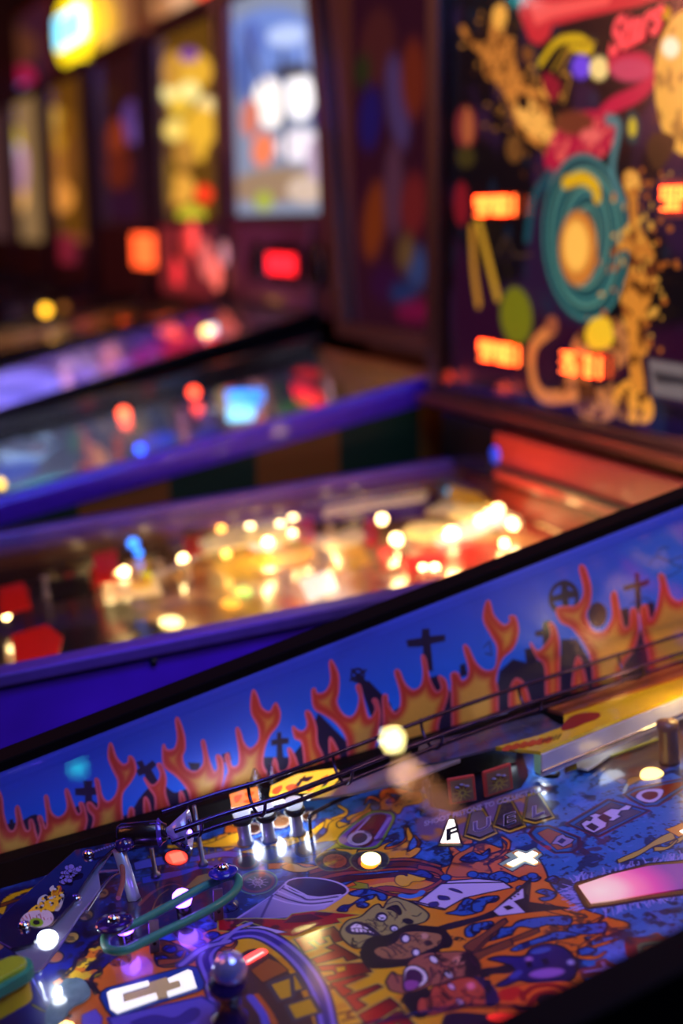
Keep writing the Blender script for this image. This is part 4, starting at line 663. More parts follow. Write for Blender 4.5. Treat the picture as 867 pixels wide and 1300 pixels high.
for q, pts in enumerate(((180, 660, 230, 610, 280, 600, 300, 560, 340, 540, 350, 560, 390, 520, 400, 560, 370, 580, 360, 620, 310, 640, 250, 670), (250, 600, 260, 560, 300, 540, 310, 570, 280, 600), (360, 620, 390, 590, 400, 540, 415, 545, 390, 600, 380, 630), (320, 500, 345, 480, 350, 500, 330, 520))): dec('printed_flame', b, pts, (FLM, CRM, CRM, CRM)[q])
dec('printed_flame', a, (160, 122, 190, 90, 230, 75, 260, 50, 290, 0, 330, -20, 320, 20, 350, 10, 320, 60, 330, 90, 290, 118, 230, 110), FLM, .0001); dec('printed_flame', a, (205, 80, 215, 45, 250, 25, 240, 60, 220, 85), CRM, .0001); dec('printed_flame', a, (300, 110, 320, 80, 345, 60, 355, 30, 340, 85, 320, 115), CRM, .0001)
dec('printed_flame', b, (340, 520, 380, 480, 400, 500, 390, 540, 350, 560), mat('orange print', (200, 80, 20), .4), .0001)
eb = dec('printed_eyeball', a, (115, 160, 150, 125, 210, 112, 270, 115, 295, 150, 280, 185, 230, 205, 170, 200, 120, 180), mat('bloodshot white print', (214, 190, 196), .4, em=(214, 190, 196), es=.1), .0003)
flat('printed_iris', [(a(200, 178)[0][0]+9*math.cos(q), a(200, 178)[0][1]+5.5*math.sin(q)) for q in np.linspace(0, 6.1, 18)], HP+.0006, .0002, mat('lime print', (150, 200, 20), .4), plate)
flat('printed_pupil', [(a(200, 178)[0][0]+4.5*math.cos(q), a(200, 178)[0][1]+2.8*math.sin(q)) for q in np.linspace(0, 6.1, 18)], HP+.0009, .0002, lett, plate)
smk, ink = MB(), MB()
def dot(mb, X0, Y0, rr_, hh): mb.prism([PF(b(X0, Y0)[0][0]+rr_/5.1*math.cos(t), b(X0, Y0)[0][1]+rr_/5.1*.8*math.sin(t), hh) for t in np.linspace(0, 5.6, 9)], NPF, .00004)
for q in range(38):
    t_ = q/37; X0, Y0 = 405+t_*110+rng.normal(0, 17), 460-t_*130+rng.normal(0, 13); rr_ = rng.uniform(9, 20)
    if q > 28: X0, Y0, rr_ = 605+(q-29)*18, 262-(q-29)*6, 8
    dot(ink, X0, Y0, rr_+3.5, HP+.0001+q*.0001); dot(smk, X0, Y0, rr_, HP+.00015+q*.0001)
flk = [MB(), MB()]
for q in range(46):
    t_ = rng.uniform(0, 1); X0, Y0 = 250+t_*150+rng.normal(0, 26), 640-t_*130+rng.normal(0, 26); rr_ = rng.uniform(4, 12)
    dot((ink, flk[0], ink, flk[1])[q % 4], X0, Y0, rr_, HP+.0004+q*.00002)
smk.obj('smoke_print', SMK, plate); ink.obj('ink_print', lett, plate); flk[0].obj('cream_print', CRM, plate); flk[1].obj('flame_print', FLM, plate)
for q in range(9): MB().tube([PF(*a(120+q*20, 150-(q % 3)*10+(20 if q > 6 else 0))[0], HP+.0006), PF(*a(132+q*19, 165-(q % 2)*8)[0], HP+.0006)], .0003, 5).obj('printed_vein', mat('red vein print', (190, 40, 50), .4), plate)
for px, py in ((112, 1086), (96, 1143), (31, 1177)):
    s_ = MB(); screw(s_, PF(px, py, HP if px != 96 else PL-.002), .0046, NPF); s_.obj('plate_screw', CHROME, M1)
for px, py, r0 in ((115, 1140, .0048), (38, 1226, .0085)): post(px, py, .026, r0, mat('pale post plastic', (150, 140, 190), .3, coat=.5) if px == 115 else SK, name='plate_post')
MB().ball(PF(60, 1191, HP-.003), .0072, sq=.7).obj('white_bulb', em('bright white bulb', (235, 245, 255), 10), M1)
MB().tube(openspline([PF(x, y, .02) for x, y in ((156, 1106), (141, 1114), (129, 1128), (110, 1157))]), .0014, 8).obj('guide_wire', STEEL, M1)
# flipper at the lower left
tip = PF(18, 1246, .03); piv = PF(-90, 1300, .03); D = piv-tip; D /= np.linalg.norm(D); S = np.cross(NPF, D)
def bat(rt, rp_, grow_=0):
    L_ = np.linalg.norm(piv-tip); out = []
    for q in np.linspace(-math.pi/2, math.pi/2, 12): out.append(tip-D*math.cos(q)*(rt+grow_)+S*math.sin(q)*(rt+grow_))
    for q in np.linspace(math.pi/2, 3*math.pi/2, 12): out.append(piv-D*math.cos(q)*(rp_+grow_)+S*math.sin(q)*(rp_+grow_))
    return out
fl = MB().prism(bat(.010, .014), NPF, .013).obj('flipper', mat('lime yellow plastic', (178, 196, 40), .3, coat=.5), M1, .0015)
MB().prism([p-NPF*.0+NPF*.002 for p in bat(.010, .014, .0035)], NPF, .008).obj('flipper_rubber', mat('sea green rubber', (44, 150, 110), .45), fl, .001)
MB().prism([p-NPF*.014 for p in bat(.0095, .0135)], NPF, .013).obj('flipper_base', mat('yellow plastic', (214, 196, 20), .35), fl, .001)
for q in (0,):                                             # the matching right flipper, out of the photograph's frame
    def mir(L_): return [np.array([W-p[0], p[1], p[2]]) for p in L_]
    f2 = MB().prism(mir(bat(.010, .014)), NPF, .013).obj('flipper', MATS['lime yellow plastic'], M1, .0015); MB().prism([p+NPF*.002 for p in mir(bat(.010, .014, .0035))], NPF, .008).obj('flipper_rubber', MATS['sea green rubber'], f2, .001); MB().prism([p-NPF*.014 for p in mir(bat(.0095, .0135))], NPF, .013).obj('flipper_base', MATS['yellow plastic'], f2, .001)
MB().prism([(x, y, pf1(y)+.012) for x, y in ((.02, -.17), (W-.02, -.17), (W-.02, .0), (W-.14, -.06), (.14, -.06), (.02, .0))], NPF, .003).obj('apron', mat('dark apron metal', (30, 14, 40), .35, coat=.5), M1, .001)
# domed pillar near the middle front
dp = MB().lathe(PF(292, 1300), [(0, 0), (.012, 0), (.012, .006), (.008, .01), (.008, .022), (.0125, .026), (.0125, .032), (.009, .035), (.009, .038), (0, .038)], NPF+np.array([.1, .05, 0]), 24).obj('pillar_post', SK, M1)
MB().lathe(PF(292, 1300)+NPF*.040+np.array([.004, .004, 0]), [(.0105, -.004), (.0112, 0), (.0105, .004), (.008, .008), (.0045, .0105), (0, .0115)], np.array([.55, .35, .75]), 24).obj('chrome_dome', mat('violet chrome dome', (200, 186, 240), .12, .6, coat=1, noise=0), dp)
# wire ramp over the left side
ctr = [PF(x, y, .045) for x, y in ((214, 1064), (280, 1041), (350, 1020), (424, 992), (484, 968), (533, 949), (580, 931), (650, 906), (719, 883), (788, 860), (867, 834), (960, 806), (1040, 780))]
path = openspline(ctr, 6); WIRE = mat('dark chrome wire', (70, 56, 96), .22, 1.0)
wr = MB().tube([p+np.array([-.018, 0, .013]) for p in path], .0018, 8).obj('wire_ramp', WIRE, M1)
for ox, oz in ((.018, .013), (-.0085, 0), (.0085, 0)): MB().tube([p+np.array([ox, 0, oz]) for p in path], .0018, 8).obj('ramp_rail', WIRE, wr)
for X0 in (250, 325, 430, 545, 672, 796):
    kx = min(range(len(path)), key=lambda q_: abs((path[q_]-CAM)@_r/((path[q_]-CAM)@_d)*FPX+433.5-X0)); p = path[kx]
    arc = [p+np.array([-.0195, 0, .014])]+[p+np.array([.0195*math.cos(q), 0, .012+.0155*math.sin(q)]) for q in np.linspace(math.pi, 2*math.pi, 14)]+[p+np.array([.0195, 0, .014])]
    MB().tube(arc, .0014, 8).obj('ramp_hoop', WIRE, wr)
# spotlight with flared clear shade, posts and cable
s0 = PF(150, 1062, .045); s1 = PF(212, 1056, .045); ax = (s1-s0)/np.linalg.norm(s1-s0); Ls = np.linalg.norm(s1-s0)
sp = MB().lathe(s0, [(0, 0), (.008, 0), (.0095, .003), (.0095, Ls*.8), (.006, Ls), (0, Ls)], ax, 20).obj('spotlight', BLKP, M1)
MB().lathe(s1, [(.003, -.001), (.0045, .002), (.0155, .017), (.0148, .017), (.0035, .003)], ax, 20).obj('spotlight_shade', mat('pale violet clear plastic', (186, 168, 226), .15, .15, coat=.8), sp)
MB().lathe(s1, [(.0035, 0), (.011, -.006), (.0105, -.0065), (.003, -.001)], ax, 14).obj('spotlight_collar', mat('violet smoked plastic', (120, 90, 200), .15, .5, coat=.6), sp)
MB().ball(s1+ax*.005, .0022).obj('spotlight_bulb', VIO, sp); MB().ball(s1+ax*.016+np.array([0.004, 0, 0]), .0018).obj('spotlight_bulb', VIO, sp)
MB().tube([PF(222, 1068, .04), PF(238, 1078, .04)], .0024, 10).obj('spotlight_pivot', CHROME, sp)
p0 = PF(170, 1140); MB().lathe(p0, [(0, 0), (.0058, 0), (.0052, .004), (.0052, .041), (0, .041)], NPF+np.array([0.0, -.12, 0]), 6).obj('hex_standoff', mat('satin silver post', (196, 198, 206), .3, .45, coat=.5, noise=.05), M1)
p1 = p0+np.array([0, -.005, .041]); MB().lathe(p1, [(.0065, 0), (.0075, .002), (.006, .006), (0, .008)], NPF, 16).obj('standoff_nut', SK, M1)
MB().tube(openspline([PF(x, y, .03) for x, y in ((160, 1058), (152, 1069), (150, 1081), (154, 1095), (156, 1108), (155, 1122), (150, 1140))]), .0019, 8).obj('lamp_cable', mat('pinkish brown cable', (150, 84, 70), .5), M1)
for px, py, hh in ((198, 1113, .024), (258, 1098, .05)): post(px, py, hh, .0017, STEELD, [(0, 0), (.004, 0), (.0035, .003), (.0017, .004), (.0017, hh), (0, hh)], name='thin_post')
# three silver posts with rubbers and lit cups
for px, py in ((312, 1070), (342, 1066), (378, 1058)):
    q_ = MB().lathe(PF(px, py), [(0, 0), (.0068, 0), (.0068, .0015), (.0052, .003), (.005, .015), (.0052, .017), (0, .017)], NPF, 20).obj('silver_post', mat('satin silver post', (206, 208, 214), .3, .2, coat=.6, noise=.05), M1)
    MB().lathe(PF(px, py)+NPF*.017, [(.004, 0), (.0078, .0008), (.0088, .003), (.0078, .0055), (.004, .006)], NPF, 20).obj('black_rubber', BLACK, q_)
    MB().lathe(PF(px, py)+NPF*.023, [(0, 0), (.0065, 0), (.0072, .003), (.0065, .0065), (0, .007)], NPF, 20).obj('lit_cup', em('lit cup', (225, 235, 255), .75), q_)
MB().tube(openspline([PF(x, y, .02) for x, y in ((462, 1003), (430, 1016), (400, 1031), (393, 1037))])+[PF(393, 1040, .018), PF(394, 1057, 0)], .0016, 8).obj('wire_gate', mat('dark gate wire', (60, 60, 80), .25, 1.0), M1)
# lit flame plastics behind the ramp
o1 = flat('flame_plastic', d(60, 262, 150, 232, 240, 212, 252, 300, 160, 318, 72, 335), .030, .002, em('lit orange plastic', (255, 150, 60), 1.05)); o2 = flat('flame_plastic', d(318, 262, 330, 205, 500, 130, 640, 105, 752, 92, 780, 130, 700, 222, 560, 240, 420, 240), .030, .002, em('lit yellow plastic', (255, 200, 50), 1.25))
ORL = em('orange lit print', (255, 110, 20), .9); DKL = em('dark lit print', (70, 24, 4), .3)
for pts in ((90, 262, 140, 250, 120, 290, 95, 300), (160, 240, 220, 230, 190, 270, 170, 262), (150, 290, 220, 275, 230, 292, 170, 305)): flat('printed_flame', [tuple(p) for p in smooth(d(*pts), 3)], .0322, .0002, ORL, o1)
for pts, mm in (((340, 215, 400, 190, 380, 240, 340, 245), ORL), ((420, 200, 470, 180, 500, 200, 450, 230), ORL), ((470, 205, 540, 130, 545, 140, 490, 215), DKL), ((510, 150, 600, 130, 560, 165), DKL), ((560, 215, 640, 150, 700, 120, 650, 170, 580, 225), ORL), ((640, 210, 700, 150, 705, 160, 655, 218), DKL), ((600, 230, 680, 190, 700, 200, 640, 236), em('lime lit print', (220, 220, 30), 1))): flat('printed_flame', [tuple(p) for p in smooth(d(*pts), 3)], .0322, .0002, mm, o2)
flat('white_lane_light', d(70, 340, 190, 305, 330, 300, 400, 290, 420, 300, 200, 350, 75, 360), .022, .002, em('white lane light', (230, 236, 255), 1.3))
flat('flame_plastic', d(540, 270, 660, 232, 700, 240, 640, 268, 560, 290), .022, .002, em('white lane light', (230, 236, 255), 1.3))
Hh = Z(567, 840, 2.89)
# raised deck with steel wall
MT = mat('grey steel plate', (120, 112, 122), .3, .55)
flat('grey_plate', F2(330, 512, 450, 440, 600, 400, 867, 300, 880, 370, 700, 440, 480, 492), .026, .002, mat('smoky grey plate', (168, 148, 138), .22, .1, coat=.6))
flat('grey_plate', Hh(-100, 310, 0, 288, 200, 238, 350, 200, 432, 250, 320, 292, 150, 330, 0, 368, -110, 390), .028, .002, mat('dark blue grey plate', (92, 90, 110), .2, .2, coat=.6))
dk = flat('yellow_deck', Hh(180, 325, 330, 285, 432, 250, 430, 200, 620, 140, 867, 62, 1000, 20, 1000, 80, 867, 132, 640, 218, 400, 316, 345, 342), .032, .003, mat('yellow deck plastic', (232, 190, 16), .3, coat=.6))
flat('orange_deck', Hh(370, 182, 560, 120, 700, 62, 867, 0, 1000, -40, 1000, 20, 867, 62, 620, 140, 430, 202), .034, .003, mat('orange brown plastic', (176, 96, 44), .3, coat=.7, noise=.3, nscale=40))
flat('printed_rose', [tuple(p) for p in smooth(Hh(420, 250, 450, 205, 500, 188, 560, 188, 556, 208, 510, 225, 460, 246), 3)], .0352, .0002, mat('dark red print', (150, 40, 20), .4), dk)
for q in range(5): MB().tube([PF(*Hh(350+q*14, 296-q*3)[0], .0353), PF(*Hh(362+q*14, 282-q*4)[0], .0353)], .0006, 6).obj('printed_mark', lett, dk)
for q in range(6): flat('printed_flame', [tuple(p) for p in smooth(Hh(200+q*30, 325-q*6, 225+q*30, 305-q*6, 240+q*30, 312-q*6, 226+q*30, 328-q*6), 3)], .0352, .0002, mat('orange print', (200, 80, 20), .4), dk)
tA, tB = PF(*Hh(350, 342)[0], .034), PF(*Hh(1000, 78)[0], .034); dn = np.array([.0, 0, -.019]); sd = np.array([.0015, 0, 0])
MB().hexa([tA+dn, tB+dn, tB+dn-sd, tA+dn-sd, tA, tB, tB-sd, tA-sd]).obj('steel_wall', mat('shiny steel wall', (232, 232, 238), .3, .25, coat=.6), M1)
tA2 = tA+np.array([.0006, 0, -.014]); tB2 = tB+np.array([.0006, 0, -.014]); MB().tube([tA2, tB2], .0012, 6).obj('steel_lip', STEEL, M1)
ec = PF(*Hh(338, 395)[0], .013); MB().hexa([ec+np.array(v)*np.array((.4, 1, .7)) for v in ((-.02, 0, -.006), (.004, 0, -.006), (.004, .0016, -.006), (-.02, .0016, -.006), (-.02, 0, .02), (.004, 0, .02), (.004, .0016, .02), (-.02, .0016, .02))]).obj('end_bracket', mat('pale green plate', (170, 210, 190), .3, em=(150, 220, 190), es=.12), M1)
MB().tube(openspline([PF(*Hh(x, y)[0], .006) for x, y in ((330, 405), (370, 420), (400, 420), (410, 408))]), .002, 8).obj('rubber_bumper', BLACK, M1)
for x0_, x1_ in ((430, 475),): flat('steel_tab', Hh(x0_, 385, x1_, 365, x1_+5, 400, x0_+5, 415), .006, .0015, STEEL)
flat('steel_flap', g(140, 170, 330, 92, 560, 0, 700, -60, 722, -22, 540, 50, 402, 100, 330, 150, 250, 200), .003, .0012, mat('bright lane metal', (226, 228, 232), .25, .3, coat=.7))
MB().tube([PF(*g(400, 102)[0], .006), PF(*g(722, -16)[0], .006)], .0012, 6).obj('lane_edge', mat('olive edge', (150, 150, 60), .4), M1)
# standing targets
for fx, pts in ((0, ((0, 235), (155, 200), (175, 380), (0, 410))), (1, ((220, 180), (390, 135), (405, 305), (225, 365)))):
    bl = np.array(f(*pts[3])[0]); br = np.array(f(*pts[2])[0]); A_ = PF(*bl, .003); B_ = PF(*br, .003); up_ = NPF*.0225; nx = np.cross(B_-A_, up_); nx /= np.linalg.norm(nx); nx = nx if nx[0] > 0 else -nx
    Q = lambda u, v, o_=0: A_+(B_-A_)*u+up_*v+nx*o_
    tg = MB().prism([Q(0, 0), Q(1, 0), Q(1, 1), Q(0, 1)], nx, .003).obj('standing_target', mat('red target plastic', (214, 74, 58), .35, coat=.5), M1, .0008)
    MB().prism([Q(.1, .09, .0031), Q(.9, .09, .0031), Q(.9, .91, .0031), Q(.1, .91, .0031)], nx, .0003).obj('target_panel', mat('umber target print', (150, 108, 80), .4), tg)
    for q in range(10):
        an = q*.628; MB().prism([Q(.5+.08*math.cos(an-.3), .4+.08*math.sin(an-.3), .0035), Q(.5+.38*math.cos(an), .42+.36*math.sin(an), .0035), Q(.5+.08*math.cos(an+.3), .4+.08*math.sin(an+.3), .0035)], nx, .0002).obj('target_ray', mat('gold print', (226, 196, 84), .4), tg)
    for q in range(3): MB().ball(Q(.32+q*.18, .66+(q % 2)*.08, .004), .0022, sq=.3).obj('target_emblem', mat('violet print', (130, 120, 160), .4), tg)
bb = MB().beam(PF(560, 1005)[0]-.022, PF(560, 1005)[0]-.010, PF(560, 1005)[1]-.02, PF(660, 985)[1]+.01, lambda y: pf1(y)+.001, lambda y: pf1(y)+.024); bb.obj('target_bracket', BLKP, M1, .001)
post(545, 1032, .03, .003, CLEAR, [(0, 0), (.008, 0), (.0078, .002), (.005, .005), (.0035, .012), (.0045, .02), (.003, .027), (0, .03)], name='clear_post')
for px, py in ((352, 1034), (332, 1040)): post(px, py, .045, .004, CLEAR, [(0, 0), (.005, 0), (.004, .004), (.004, .018), (.006, .02), (.003, .026), (.005, .036), (.001, .045), (0, .045)], name='clear_post')
post(850, 968, .034, .008, mat('brown rubber column', (136, 92, 62), .5, coat=.3), [(0, 0), (.0085, 0), (.008, .003), (.0078, .028), (.009, .030), (.009, .036), (0, .037)], name='brown_column')
# thin dark tube standing in for a line reflected in the glass
MB().tube(openspline([PF(x, y, .03) for x, y in ((440, 1306), (520, 1289), (590, 1278), (700, 1279), (760, 1286))]), .001, 6).obj('reflection_line', mat('dark reflection line', (30, 16, 60), .3, .8), M1)
add_glass(M1, g1)
backbox(M1, .98, .24, .31, 1.0, -.075, W+.075, -.075, W+.075, BLACK, zneck=.30)
bgm = MB().box(-.06, W+.06, .975, .985, .42, .94).obj('backglass', em('warm lit backglass', (255, 190, 120), 1.6), M1)
# ================================================================== second machine: space themed, older
S = Z(400, 0, 1.8565); T = Z(430, 360, 1.984)
XL, XR = -.742, -.208
zr2 = lambda y: .1+.072*y
pf2 = lambda y: .044+.062*y
def P2(px, py, h=0):
    p = hit(px, py, (0, -.062, 1), .044+h); p[0] = min(max(p[0], XL+.012), XR-.012); p[1] = min(max(p[1], -.16), .9); p[2] = .044+h+.062*p[1]; return p
N2 = np.array([0, -.062, 1.0]); N2 /= np.linalg.norm(N2)
M2, g2 = machine('pinball_machine', 'older pinball machine beside the nearest one, space backglass with orange digits and warm golden playfield', 'pinball machines in the row', -.19, .57, -.22, 1.0, zr2, pf2, VIOLETD, mat('aged violet steel rail', (120, 90, 170), .3, .6), flap=.004)
MB().lathe(hit(195, 840, (1, 0, 0), -.1895), [(0, 0), (.004, 0), (.003, .002), (0, .0025)], (1, 0, 0), 12).obj('side_bolt', BLACK, M2)
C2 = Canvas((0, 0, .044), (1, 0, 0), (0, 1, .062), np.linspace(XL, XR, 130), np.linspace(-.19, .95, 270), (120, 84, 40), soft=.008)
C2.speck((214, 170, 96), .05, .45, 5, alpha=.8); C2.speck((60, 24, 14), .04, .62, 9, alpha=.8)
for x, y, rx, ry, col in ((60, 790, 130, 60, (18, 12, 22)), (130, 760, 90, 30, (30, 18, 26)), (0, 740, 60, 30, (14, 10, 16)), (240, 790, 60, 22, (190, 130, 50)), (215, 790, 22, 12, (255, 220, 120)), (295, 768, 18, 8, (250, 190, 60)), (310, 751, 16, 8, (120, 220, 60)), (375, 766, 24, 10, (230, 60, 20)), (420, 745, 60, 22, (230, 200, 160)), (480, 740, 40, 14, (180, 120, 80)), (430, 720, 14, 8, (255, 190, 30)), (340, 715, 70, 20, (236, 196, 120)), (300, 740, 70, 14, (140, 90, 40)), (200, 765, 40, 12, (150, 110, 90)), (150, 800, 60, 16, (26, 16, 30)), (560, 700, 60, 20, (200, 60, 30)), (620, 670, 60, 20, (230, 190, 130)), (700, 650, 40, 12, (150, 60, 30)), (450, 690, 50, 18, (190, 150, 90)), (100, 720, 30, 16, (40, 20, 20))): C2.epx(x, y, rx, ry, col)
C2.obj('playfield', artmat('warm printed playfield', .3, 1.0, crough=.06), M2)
MB().beam(XL+.001, XR-.001, -.19, .95, lambda y: pf2(y)-.013, lambda y: pf2(y)-.0005).obj('playfield_board', WOOD, M2)
for x in (XL, XR-.0008): MB().beam(x, x+.0008, -.19, .95, lambda y: pf2(y)-.01, lambda y: zr2(y)-.008).obj('inner_wall', mat('brown inner wall', (92, 52, 34), .3, coat=.5), M2)
for x in (XL, XR-.012): MB().beam(x+.0005, x+.0115, -.17, .93, lambda y: pf2(y), lambda y: pf2(y)+.022).obj('ball_guide', mat('dark varnished wood', (50, 26, 18), .25, coat=.6), M2)
def P2f(name, pts, h, t, m, par=None): return MB().prism([P2(x, y, h) for x, y in pts], N2, t).obj(name, m, par or M2)
bulbm = em('warm bulb', (255, 214, 140), 26); bulbo = em('amber bulb', (255, 170, 70), 14)
nb = 0
for x, y, h_, r in ((233, 710, .02, .005), (340, 690, .03, .006), (336, 712, .02, .005), (485, 659, .03, .005), (503, 685, .03, .006), (573, 678, .03, .007), (620, 655, .03, .006), (665, 642, .03, .006), (667, 662, .02, .006), (500, 706, .02, .0045), (387, 672, .03, .0045), (537, 722, .02, .004), (552, 722, .02, .0045), (574, 730, .015, .0045), (520, 741, .01, .0045), (158, 727, .02, .0055), (136, 724, .02, .005), (371, 678, .03, .004), (318, 671, .03, .005), (356, 668, .03, .005), (372, 660, .03, .005), (610, 660, .03, .005), (586, 672, .02, .005), (640, 690, .02, .004), (8, 782, .02, .0035)):
    MB().ball(P2(x, y, h_), r*1.25, 10).obj('bulb', bulbm, M2)
for x, y, h_, r, mm in ((274, 667, .03, .005, bulbo), (490, 617, .03, .0045, bulbo), (443, 626, .03, .0045, bulbo), (287, 703, .02, .005, bulbo), (161, 683, .03, .007, em('blue bulb', (50, 130, 255), 7)), (176, 702, .03, .005, em('blue bulb', (50, 130, 255), 7)), (620, 598, .03, .006, em('teal bulb', (30, 170, 220), 2)), (186, 733, .02, .008, em('lime bulb', (190, 190, 30), 1.2))): MB().ball(P2(x, y, h_), r, 10).obj('bulb', mm, M2)
P2f('lamp_inset', ering(217, 790, 15, 7), .0005, .001, em('bright yellow inset', (255, 236, 150), 4.5)); P2f('lamp_inset', ering(293, 766, 12, 6), .0005, .001, em('amber inset', (255, 180, 60), 2)); P2f('lamp_inset', ering(308, 751, 11, 5), .0005, .001, em('green inset', (190, 255, 110), 1.8)); P2f('lamp_inset', ering(430, 720, 11, 5), .0005, .001, em('amber inset', (255, 180, 60), 2))
PLA = {'c': mat('cream plastic', (236, 214, 160), .3, em=(255, 214, 130), es=.5, coat=.5), 'y': mat('golden plastic', (226, 170, 30), .3, em=(255, 180, 40), es=.35, coat=.5), 'r': mat('red lit plastic', (200, 24, 18), .3, em=(255, 30, 14), es=.28, coat=.5), 'w': mat('white lit plastic', (240, 230, 210), .3, em=(255, 240, 200), es=1.2), 'k': BLKP, 't': mat('teal plastic', (20, 120, 140), .3)}  # emission stands for bulb light coming up through the plastics
for col, h_, pts in (('c', .03, (250, 690, 300, 668, 380, 655, 398, 668, 330, 690, 262, 704)), ('w', .028, (300, 690, 370, 668, 395, 676, 330, 700)), ('y', .026, (270, 720, 340, 700, 400, 700, 390, 720, 300, 736)), ('r', .024, (232, 686, 258, 680, 258, 700, 236, 708)),
                     ('r', .03, (118, 706, 148, 700, 152, 738, 122, 742)), ('y', .02, (160, 716, 192, 712, 192, 742, 166, 744)), ('c', .012, (128, 742, 200, 734, 206, 756, 132, 764)), ('c', .03, (400, 690, 450, 672, 470, 684, 420, 704)), ('r', .03, (462, 664, 476, 660, 478, 690, 464, 694)),
                     ('r', .018, (508, 716, 560, 692, 636, 690, 640, 712, 560, 744, 512, 744)), ('w', .024, (552, 680, 596, 664, 640, 648, 650, 660, 600, 682, 556, 694)), ('y', .034, (568, 634, 600, 616, 660, 606, 700, 616, 660, 636, 600, 646)), ('y', .038, (572, 624, 630, 606, 672, 612, 640, 628)), ('c', .03, (650, 650, 700, 636, 712, 650, 664, 668)), ('r', .02, (700, 640, 720, 636, 724, 660, 704, 664)),
                     ('c', .034, (400, 640, 470, 626, 540, 624, 540, 636, 470, 646, 410, 656)), ('r', .03, (480, 700, 500, 690, 506, 720, 484, 728)), ('y', .03, (420, 706, 460, 696, 470, 716, 430, 726)), ('r', .035, (372, 664, 396, 658, 400, 686, 380, 690)),
                     ('w', .02, (380, 740, 420, 726, 430, 750, 392, 764)), ('r', .02, (14, 810, 60, 796, 80, 812, 74, 836, 20, 842)), ('r', .03, (0, 750, 30, 742, 40, 772, 0, 784)), ('k', .03, (60, 742, 110, 732, 116, 756, 66, 766)), ('c', .03, (540, 652, 560, 640, 590, 640, 580, 656)), ('c', .03, (700, 668, 740, 656, 770, 664, 720, 684))):
    P2f('plastic_panel', [(pts[q], pts[q+1]) for q in range(0, len(pts), 2)], h_, .003, PLA[col])
for cx_, cy_ in ((340, 700), (600, 668), (545, 690)):
    B0 = P2(cx_, cy_+12); pb = MB().lathe(B0, [(0, 0), (.026, 0), (.03, .004), (.02, .008), (.019, .026), (0, .026)], N2, 24).obj('pop_bumper', mat('cream bumper body', (236, 220, 190), .4, em=(255, 210, 140), es=.5), M2)
    MB().lathe(B0+N2*.026, [(.0, 0), (.031, 0), (.033, .004), (.028, .009), (.01, .012), (0, .012)], N2, 24).obj('bumper_cap', mat('lit bumper cap', (250, 220, 140), .3, em=(255, 210, 110), es=1.0), pb)
    MB().lathe(B0+N2*.010, [(.021, 0), (.027, .002), (.027, .004), (.021, .006)], N2, 24).obj('bumper_ring', mat('red bumper ring', (200, 30, 20), .35), pb)
for q, (x, y) in enumerate(((120, 748), (205, 738), (262, 712), (296, 700), (420, 690), (450, 700), (478, 690), (512, 700), (640, 680), (690, 660), (400, 720), (60, 760), (35, 775), (700, 640), (240, 740), (90, 756), (365, 740), (560, 650))):
    MB().lathe(P2(x, y), [(0, 0), (.006, 0), (.004, .004), (.004, .024), (.006, .027), (0, .028)], N2, 12).obj('post', mat('ivory post', (220, 200, 160), .3) if q % 3 else mat('red post', (190, 30, 24), .3), M2)
rb = mat('white rubber', (220, 210, 190), .5)
for lst in (((120, 738), (205, 728), (262, 702)), ((296, 690), (420, 680), (450, 690)), ((512, 690), (640, 670), (690, 650))): MB().tube([P2(x, y, .02) for x, y in lst], .003, 8).obj('rubber_band', rb, M2)
MB().tube(openspline([P2(x, y, .045) for x, y in ((380, 640), (450, 625), (540, 610), (620, 600), (660, 606), (650, 622))]), .003, 8).obj('wire_rail', STEEL, M2)
# back end of the playfield and red board over it
MB().box(XL+.002, XR-.002, .93, .945, pf2(.93), zr2(.93)-.008).obj('back_panel', mat('maroon back panel', (110, 26, 20), .4), M2)
rp2 = MB().box(-.60, -.10, .90, .925, zr2(.9)+.006, .234).obj('red_apron', mat('salmon red board', (196, 62, 40), .35, coat=.6), M2, .002)
MB().box(-.60, -.10, .893, .9, .186, .192).obj('apron_groove', BLACK, rp2)
MB().box(-.775, -.60, .91, .93, .166, .24).obj('dark_apron', BLKP, M2); MB().lathe(hit(633, 577, (0, 1, 0), .905), [(0, 0), (.012, 0), (.012, .006), (0, .008)], (0, -1, 0), 16).obj('blue_button', em('blue button', (30, 70, 220), .8), M2)
YF = .93
bx2 = backbox(M2, YF, .26, .236, .93, -.868, -.085, -.868, -.085, mat('dark oak veneer', (38, 20, 16), .35, coat=.4, nscale=12), inset=.04, bot=.03, top=.04, zneck=.16)
MB().box(-.868, -.085, .912, YF-.001, .243, .256).obj('backbox_trim', mat('brown metal trim', (120, 76, 60), .3, .8), M2, .002)
K = Canvas((0, YF+.0185, 0), (1, 0, 0), (0, 0, 1), np.linspace(-.826, -.127, 420), np.linspace(.268, .888, 400), (10, 8, 14), soft=.002)
K.speck((46, 24, 56), .08, .55, 3, alpha=.7); K.speck((20, 40, 60), .05, .68, 13, alpha=.5)
GLD = (214, 140, 50)
K.epx(*S(20, 300)[0], 18, 60, (30, 20, 26)); K.poly(S(330, 560, 480, 730, 700, 790, 900, 760, 900, 900, 320, 900), (40, 10, 34), soft=.02)
K.poly(S(485, -20, 480, 30, 505, 95, 530, 108, 550, 90, 560, 60, 640, 40, 820, 2, 900, -30, 900, -60, 485, -60), (206, 44, 50)); K.poly(S(500, 0, 560, 10, 700, -10, 690, 10, 560, 40, 520, 60), (250, 90, 80), soft=.006)
K.poly(S(770, 10, 800, 2, 900, -20, 900, 5, 820, 15), (14, 10, 16))
